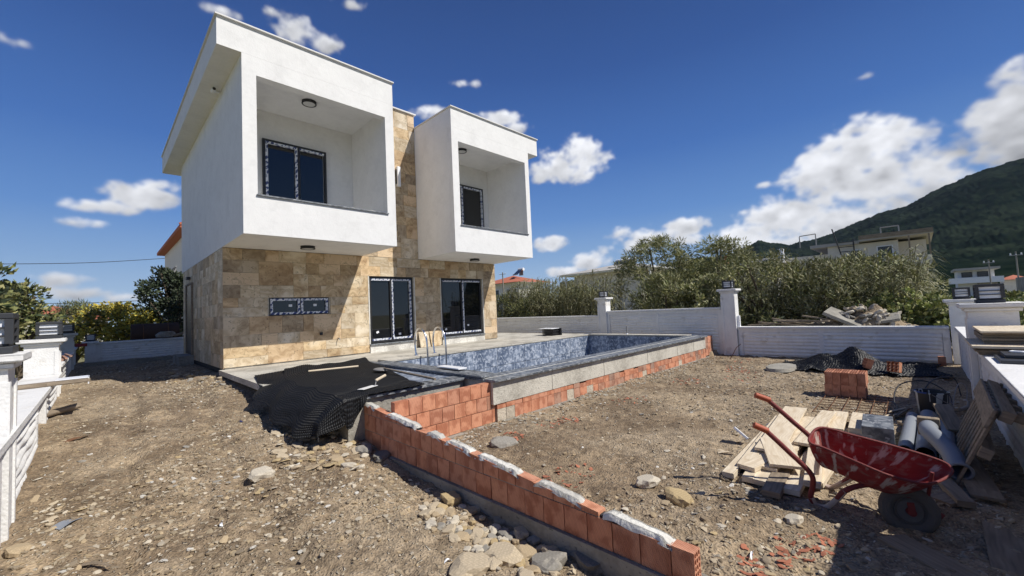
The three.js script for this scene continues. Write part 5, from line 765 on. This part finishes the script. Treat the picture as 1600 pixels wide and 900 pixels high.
{ // flat roofed house behind the bushes
  const X = 45, t = thing('flat_roof_house', 'grey house with overhanging flat roof and roof ladder above the bushes', 'house', [X, out, -4]);
  part(t, 'wall', bx(X, X + 9, out, 4.15, -5.4, -.9), wallGrey); part(t, 'wall', bx(X + 1.5, X + 9, out, 4.1, -.899, .7), wallGrey); part(t, 'side_block', bx(X + .6, X + 9, out, 3.6, -8.6, -5.41), wallGrey);
  const roof = part(t, 'roof', bx(X - .9, X + 10, 0, .32, -3.2, 1.1).rotateX(-.02).translate(0, 4.32, 0), roofGrey); part(roof, 'fascia', bx(X - .95, X - .905, 4.40, 4.72, -3.2, 1.1), M.oldWood);
  part(t, 'roof', bx(X - .3, X + 10, 4.16, 4.42, -6.6, -3.25), roofGrey);
  for (const [z0, z1, y0, y1] of [[-2.2, -1.2, 2.7, 3.8], [-3.9, -3.2, 2.7, 3.7]]) { const w = part(t, 'window', bx(X - .04, X - .002, y0, y1, z0, z1), M.frost); part(w, 'pane', bx(X - .06, X - .042, y0 + .08, y1 - .08, z0 + .08, z1 - .08), paneDark); }
  part(t, 'balcony', bx(X - 1, X - .003, 1.9, 2.7, -1.9, .9), wallGrey); for (const z of [-.3, .8]) part(t, 'post', bx(X - .9, X - .8, 2.701, 4.3, z, z + .1), M.oldWood);
  const lad = part(t, 'ladder', rod([X - .3, 2.6, -4.3], [X - .8, 5.6, -4.9], .05), M.charcoal); part(lad, 'ladder_rail', rod([X - .3, 2.6, -3.6], [X - .3, 4.6, -3.6], .05), M.charcoal); for (let k = 0; k < 5; k++) part(lad, 'rung', rod([X - .35, 2.8 + k * .4, -4.35 - k * .07], [X - .3, 2.8 + k * .4, -3.6], .03), M.charcoal);
  const rail = part(t, 'roof_rail', merge([rod([X + .2, 4.4, -7.4], [X + .2, 5.4, -7.4], .04), rod([X + .2, 4.4, -6.2], [X + .2, 5.5, -6.2], .04), rod([X + .2, 5.45, -7.4], [X + .2, 5.5, -6.2], .04)]), M.steel); part(rail, 'upper_rail', merge([rod([X + 1, 4.8, -1.9], [X + 1, 5.4, -1.9], .04), rod([X + 1, 5.4, -1.9], [X + 1, 5.4, -.8], .04), rod([X + 1, 4.8, -.8], [X + 1, 5.4, -.8], .04)]), M.steel);
  part(t, 'chimney', bx(X - .2, X + .4, 3.2, 4.5, -9.1, -8.7), M.frost);
}
{ const X = 43, t = thing('terrace_roof_house', 'low white house with pale shed roof left of the flat roofed house', 'house', [X, out, -11]); part(t, 'wall', bx(X, X + 8, out, 3.0, -13, -8.9), wallGrey); part(t, 'roof', bx(X - .6, X + 8.5, 0, .25, -13.6, -8.8).rotateX(.0).translate(0, 3.02, 0), roofGrey); part(t, 'gable', bx(X + 1, X + 7, 3.28, 3.7, -12.2, -9.3), wallGrey); const w = part(t, 'window', bx(X - .03, X - .002, 1.9, 2.9, -11.5, -10.6), M.frost); part(w, 'pane', bx(X - .05, X - .031, 2, 2.8, -11.4, -10.7), paneDark); part(t, 'red_vent', bx(X - .2, X + .2, 3.28, 4.2, -13.2, -12.9), roofRed); }
{ // hip roof with solar tanks
  const X = 40, t = thing('hip_roof_house', 'grey hip roof with solar water heaters showing above the reeds', 'house', [X, out, -26]); part(t, 'wall', bx(X, X + 9, out, 3.7, -29, -20.5), wallGrey);
  const s = new THREE.ConeGeometry(1, 1, 4, 1).rotateY(Math.PI / 4).scale(8.6, 1.25, 8.2).translate(X + 4.5, 4.35, -24.4); part(t, 'roof', boxUV(s), roofGrey); part(t, 'eaves', bx(X - 1.4, X + 10.4, 3.58, 3.74, -30.1, -18.6), M.frost);
  for (const z of [-25.2, -24.3, -23.4]) solar(t, X + 3.4, 4.5, z, .62); for (const z of [-29.5, -19]) part(t, 'post', bx(X - 1.2, X - 1.05, out, 3.57, z, z + .15), M.frost);
}
{ const X = 70, t = thing('red_roof_house', 'distant white house with red tiled roof beside a power pole', 'house', [X, out, -72]); part(t, 'wall', bx(X, X + 9, out, 6.3, -79, -67), wallPale); const s = new THREE.ConeGeometry(1, 1, 4, 1).rotateY(Math.PI / 4).scale(9.4, 2.2, 10.5).translate(X + 4.5, 7.45, -73); part(t, 'roof', boxUV(s), roofRed); part(t, 'eaves', bx(X - 1, X + 10, 6.301, 6.34, -80.5, -65.6), M.frost); for (const z of [-75, -71, -69]) { const w = part(t, 'window', bx(X - .05, X - .002, 3.2, 5, z, z + 1.4), M.frost); part(w, 'pane', bx(X - .09, X - .051, 3.35, 4.85, z + .15, z + 1.25), paneDark); } solar(t, X + 2, 8.2, -69, 1.3); }
function pole(x, z, h, label) { const t = thing('power_pole', label, 'pole', [x, out, z]); lpart(t, 'shaft', new THREE.CylinderGeometry(h > 7 ? .12 : .06, h > 7 ? .2 : .09, h, 10).translate(0, h / 2, 0), M.greyConcrete); lpart(t, 'crossarm', bx(-.05, .05, h - .46, h - .38, h > 7 ? -1.1 : -.5, h > 7 ? 1.1 : .5), M.steel); for (const q of [-1, 0, 1]) lpart(t, 'insulator', new THREE.CylinderGeometry(.05, .07, .22, 8).translate(0, h - .27, q * (h > 7 ? .95 : .4)), M.frost); return t; }
pole(64, -66, 10, 'concrete power pole in front of the distant red roofed house'); pole(80, 6.6, 5.2, 'thin pole in front of the far white villa'); pole(74, 8.2, 5.6, 'thin pole beside the far red roof');
{ // far villas under the mountain
  const t = thing('far_villa', 'white two storey villa with balconies under the mountain', 'house', [108, out, 7]); part(t, 'wall', bx(110, 118, out, 3.2, 5.2, 9.6), wallPale); part(t, 'balcony', bx(108.6, 109.99, .9, 1.9, 4, 10.5), M.frost); part(t, 'roof', bx(108.5, 119, 3.21, 3.6, 4.8, 10.2), roofGrey); part(t, 'porch_wall', bx(109.5, 109.98, out, .89, 7.5, 9.8), M.greyConcrete); for (const z of [5.7, 7.6]) { const w = part(t, 'window', bx(109.9, 109.99, 2, 2.9, z, z + 1.3), M.charcoal); part(w, 'pane', bx(109.85, 109.899, 2.05, 2.85, z + .1, z + 1.2), paneDark); }
  const r = thing('far_red_house', 'distant house with red roof beside the white villa', 'house', [120, out, 14]); part(r, 'wall', bx(121, 126, out, 1.3, 11.6, 14.6), wallPale); const c = new THREE.ConeGeometry(1, 1, 4, 1).rotateY(Math.PI / 4).scale(4.6, .9, 2.9).translate(123.5, 1.76, 13.1); part(r, 'roof', boxUV(c), roofRed);
  const q = thing('ruin', 'low grey unfinished building at the edge of the field', 'building', [70, out, 9]); part(q, 'wall', bx(70, 76, out, 1.0, 8.2, 11.5), M.greyConcrete); part(q, 'opening', bx(69.95, 69.998, -.6, .6, 9, 10), paneDark);
}
{ // neighbour behind on the left, red tiles
  const Z = -30, t = thing('neighbour_house', 'cream neighbouring house with red tiled eaves behind the villa', 'house', [4, out, Z]);
  part(t, 'wall', bx(3.70, 12.9, out, 5.49, -42, Z), wallPale);
  const s = new THREE.Shape(); s.moveTo(3.0, 5.28); s.lineTo(7.3, 7.6); s.lineTo(11.8, 5.28); s.lineTo(11.8, 5.08); s.lineTo(3.0, 5.08); s.closePath(); const roof = part(t, 'roof', boxUV(new THREE.ExtrudeGeometry(s, { depth: 13, bevelEnabled: false }).translate(.25, .42, -42.4)), roofRed);
  const edge = onZ(247, 350, Z); void edge; for (let k = 0; k < 12; k++) part(roof, 'roof_tile', new THREE.CylinderGeometry(.10, .10, .36, 10).rotateZ(-1.07).translate(3.4 + k * .33, 5.76 + k * .178, Z + .55), roofRed);
  const w = part(t, 'window', bx(3.9, 4.0, 4.0, 5.1, Z + .001, Z + .05), M.oldWood); part(w, 'pane', bx(4.02, 4.5, 4.05, 5.05, Z + .001, Z + .04), paneDark); const b = part(t, 'balcony', bx(3.0, 3.69, 2.2, 2.35, Z - 1, Z + .8), M.frost); for (let k = 0; k < 6; k++) part(b, 'baluster', bx(3.02, 3.06, 2.351, 3.2, Z - .8 + k * .3, Z - .76 + k * .3), M.steel); part(b, 'handrail', bx(3.0, 3.08, 3.201, 3.25, Z - 1, Z + .8), M.steel);
}
{ const t = thing('apartment_block', 'tall white apartment block at the far left edge', 'building', [-14, out, -35]); part(t, 'wall', bx(-14, -5.45, out, 9.3, -48, -40), wallPale); part(t, 'roof', bx(-14.2, -5.3, 9.301, 9.6, -48.2, -39.8), roofGrey); for (let k = 0; k < 3; k++) { const w = part(t, 'window', bx(-7.5, -6.2, .8 + k * 3, 2.2 + k * 3, -39.998, -39.95), M.charcoal); part(w, 'pane', bx(-7.4, -6.3, .9 + k * 3, 2.1 + k * 3, -39.949, -39.93), paneDark); } }
[[-7.6, -44, 4.6, 2.1, 'white villa with pale roof seen between the left trees'], [-3.2, -60, 4.2, 1.7, 'small white house far beyond the second lamp pillar'], [-.6, -70, 3, 1.2, 'tiny far house above the golden shrub']].forEach(([x, z, w, h, l], k) => { const t = thing('background_house', l, 'house', [x, out, z]); part(t, 'wall', bx(x - w / 2, x + w / 2, out, h - .1, z - 5, z), wallPale); const s = new THREE.ConeGeometry(1, 1, 4, 1).rotateY(Math.PI / 4).scale(w * .82, .9, 4.4).translate(x, h + .35, z - 2.5); part(t, 'roof', boxUV(s), k ? roofRed : wallPale); const q = part(t, 'window', bx(x - .5, x + .4, h - 1.5, h - .6, z + .001, z + .05), M.charcoal); void q; });
// overhead wires on the left
[[3.5, 3.5, 'lower'], [5.65, 5.6, 'upper']].forEach(([y0, y1, l], k) => { const a = onZ(-60, k ? 413 : 474, -60), b = onZ(285, k ? 402 : 466, -60); meshThing('overhead_wire', `${l} overhead wire crossing the sky left of the villa`, 'wire', tube([V3(0, 0, 0), b.clone().sub(a).multiplyScalar(.5).add(V3(0, -.25, 0)), b.clone().sub(a)], .03, 20, 5), M.black, undefined, [a.x, a.y, a.z]); void y0; void y1; });
scene.fog = new THREE.FogExp2(new THREE.Color().setRGB(.62, .76, 1), .00005);
scene.traverse((o) => { if (o.isMesh) { o.castShadow = true; o.receiveShadow = true; } });
renderer.render(scene, camera);
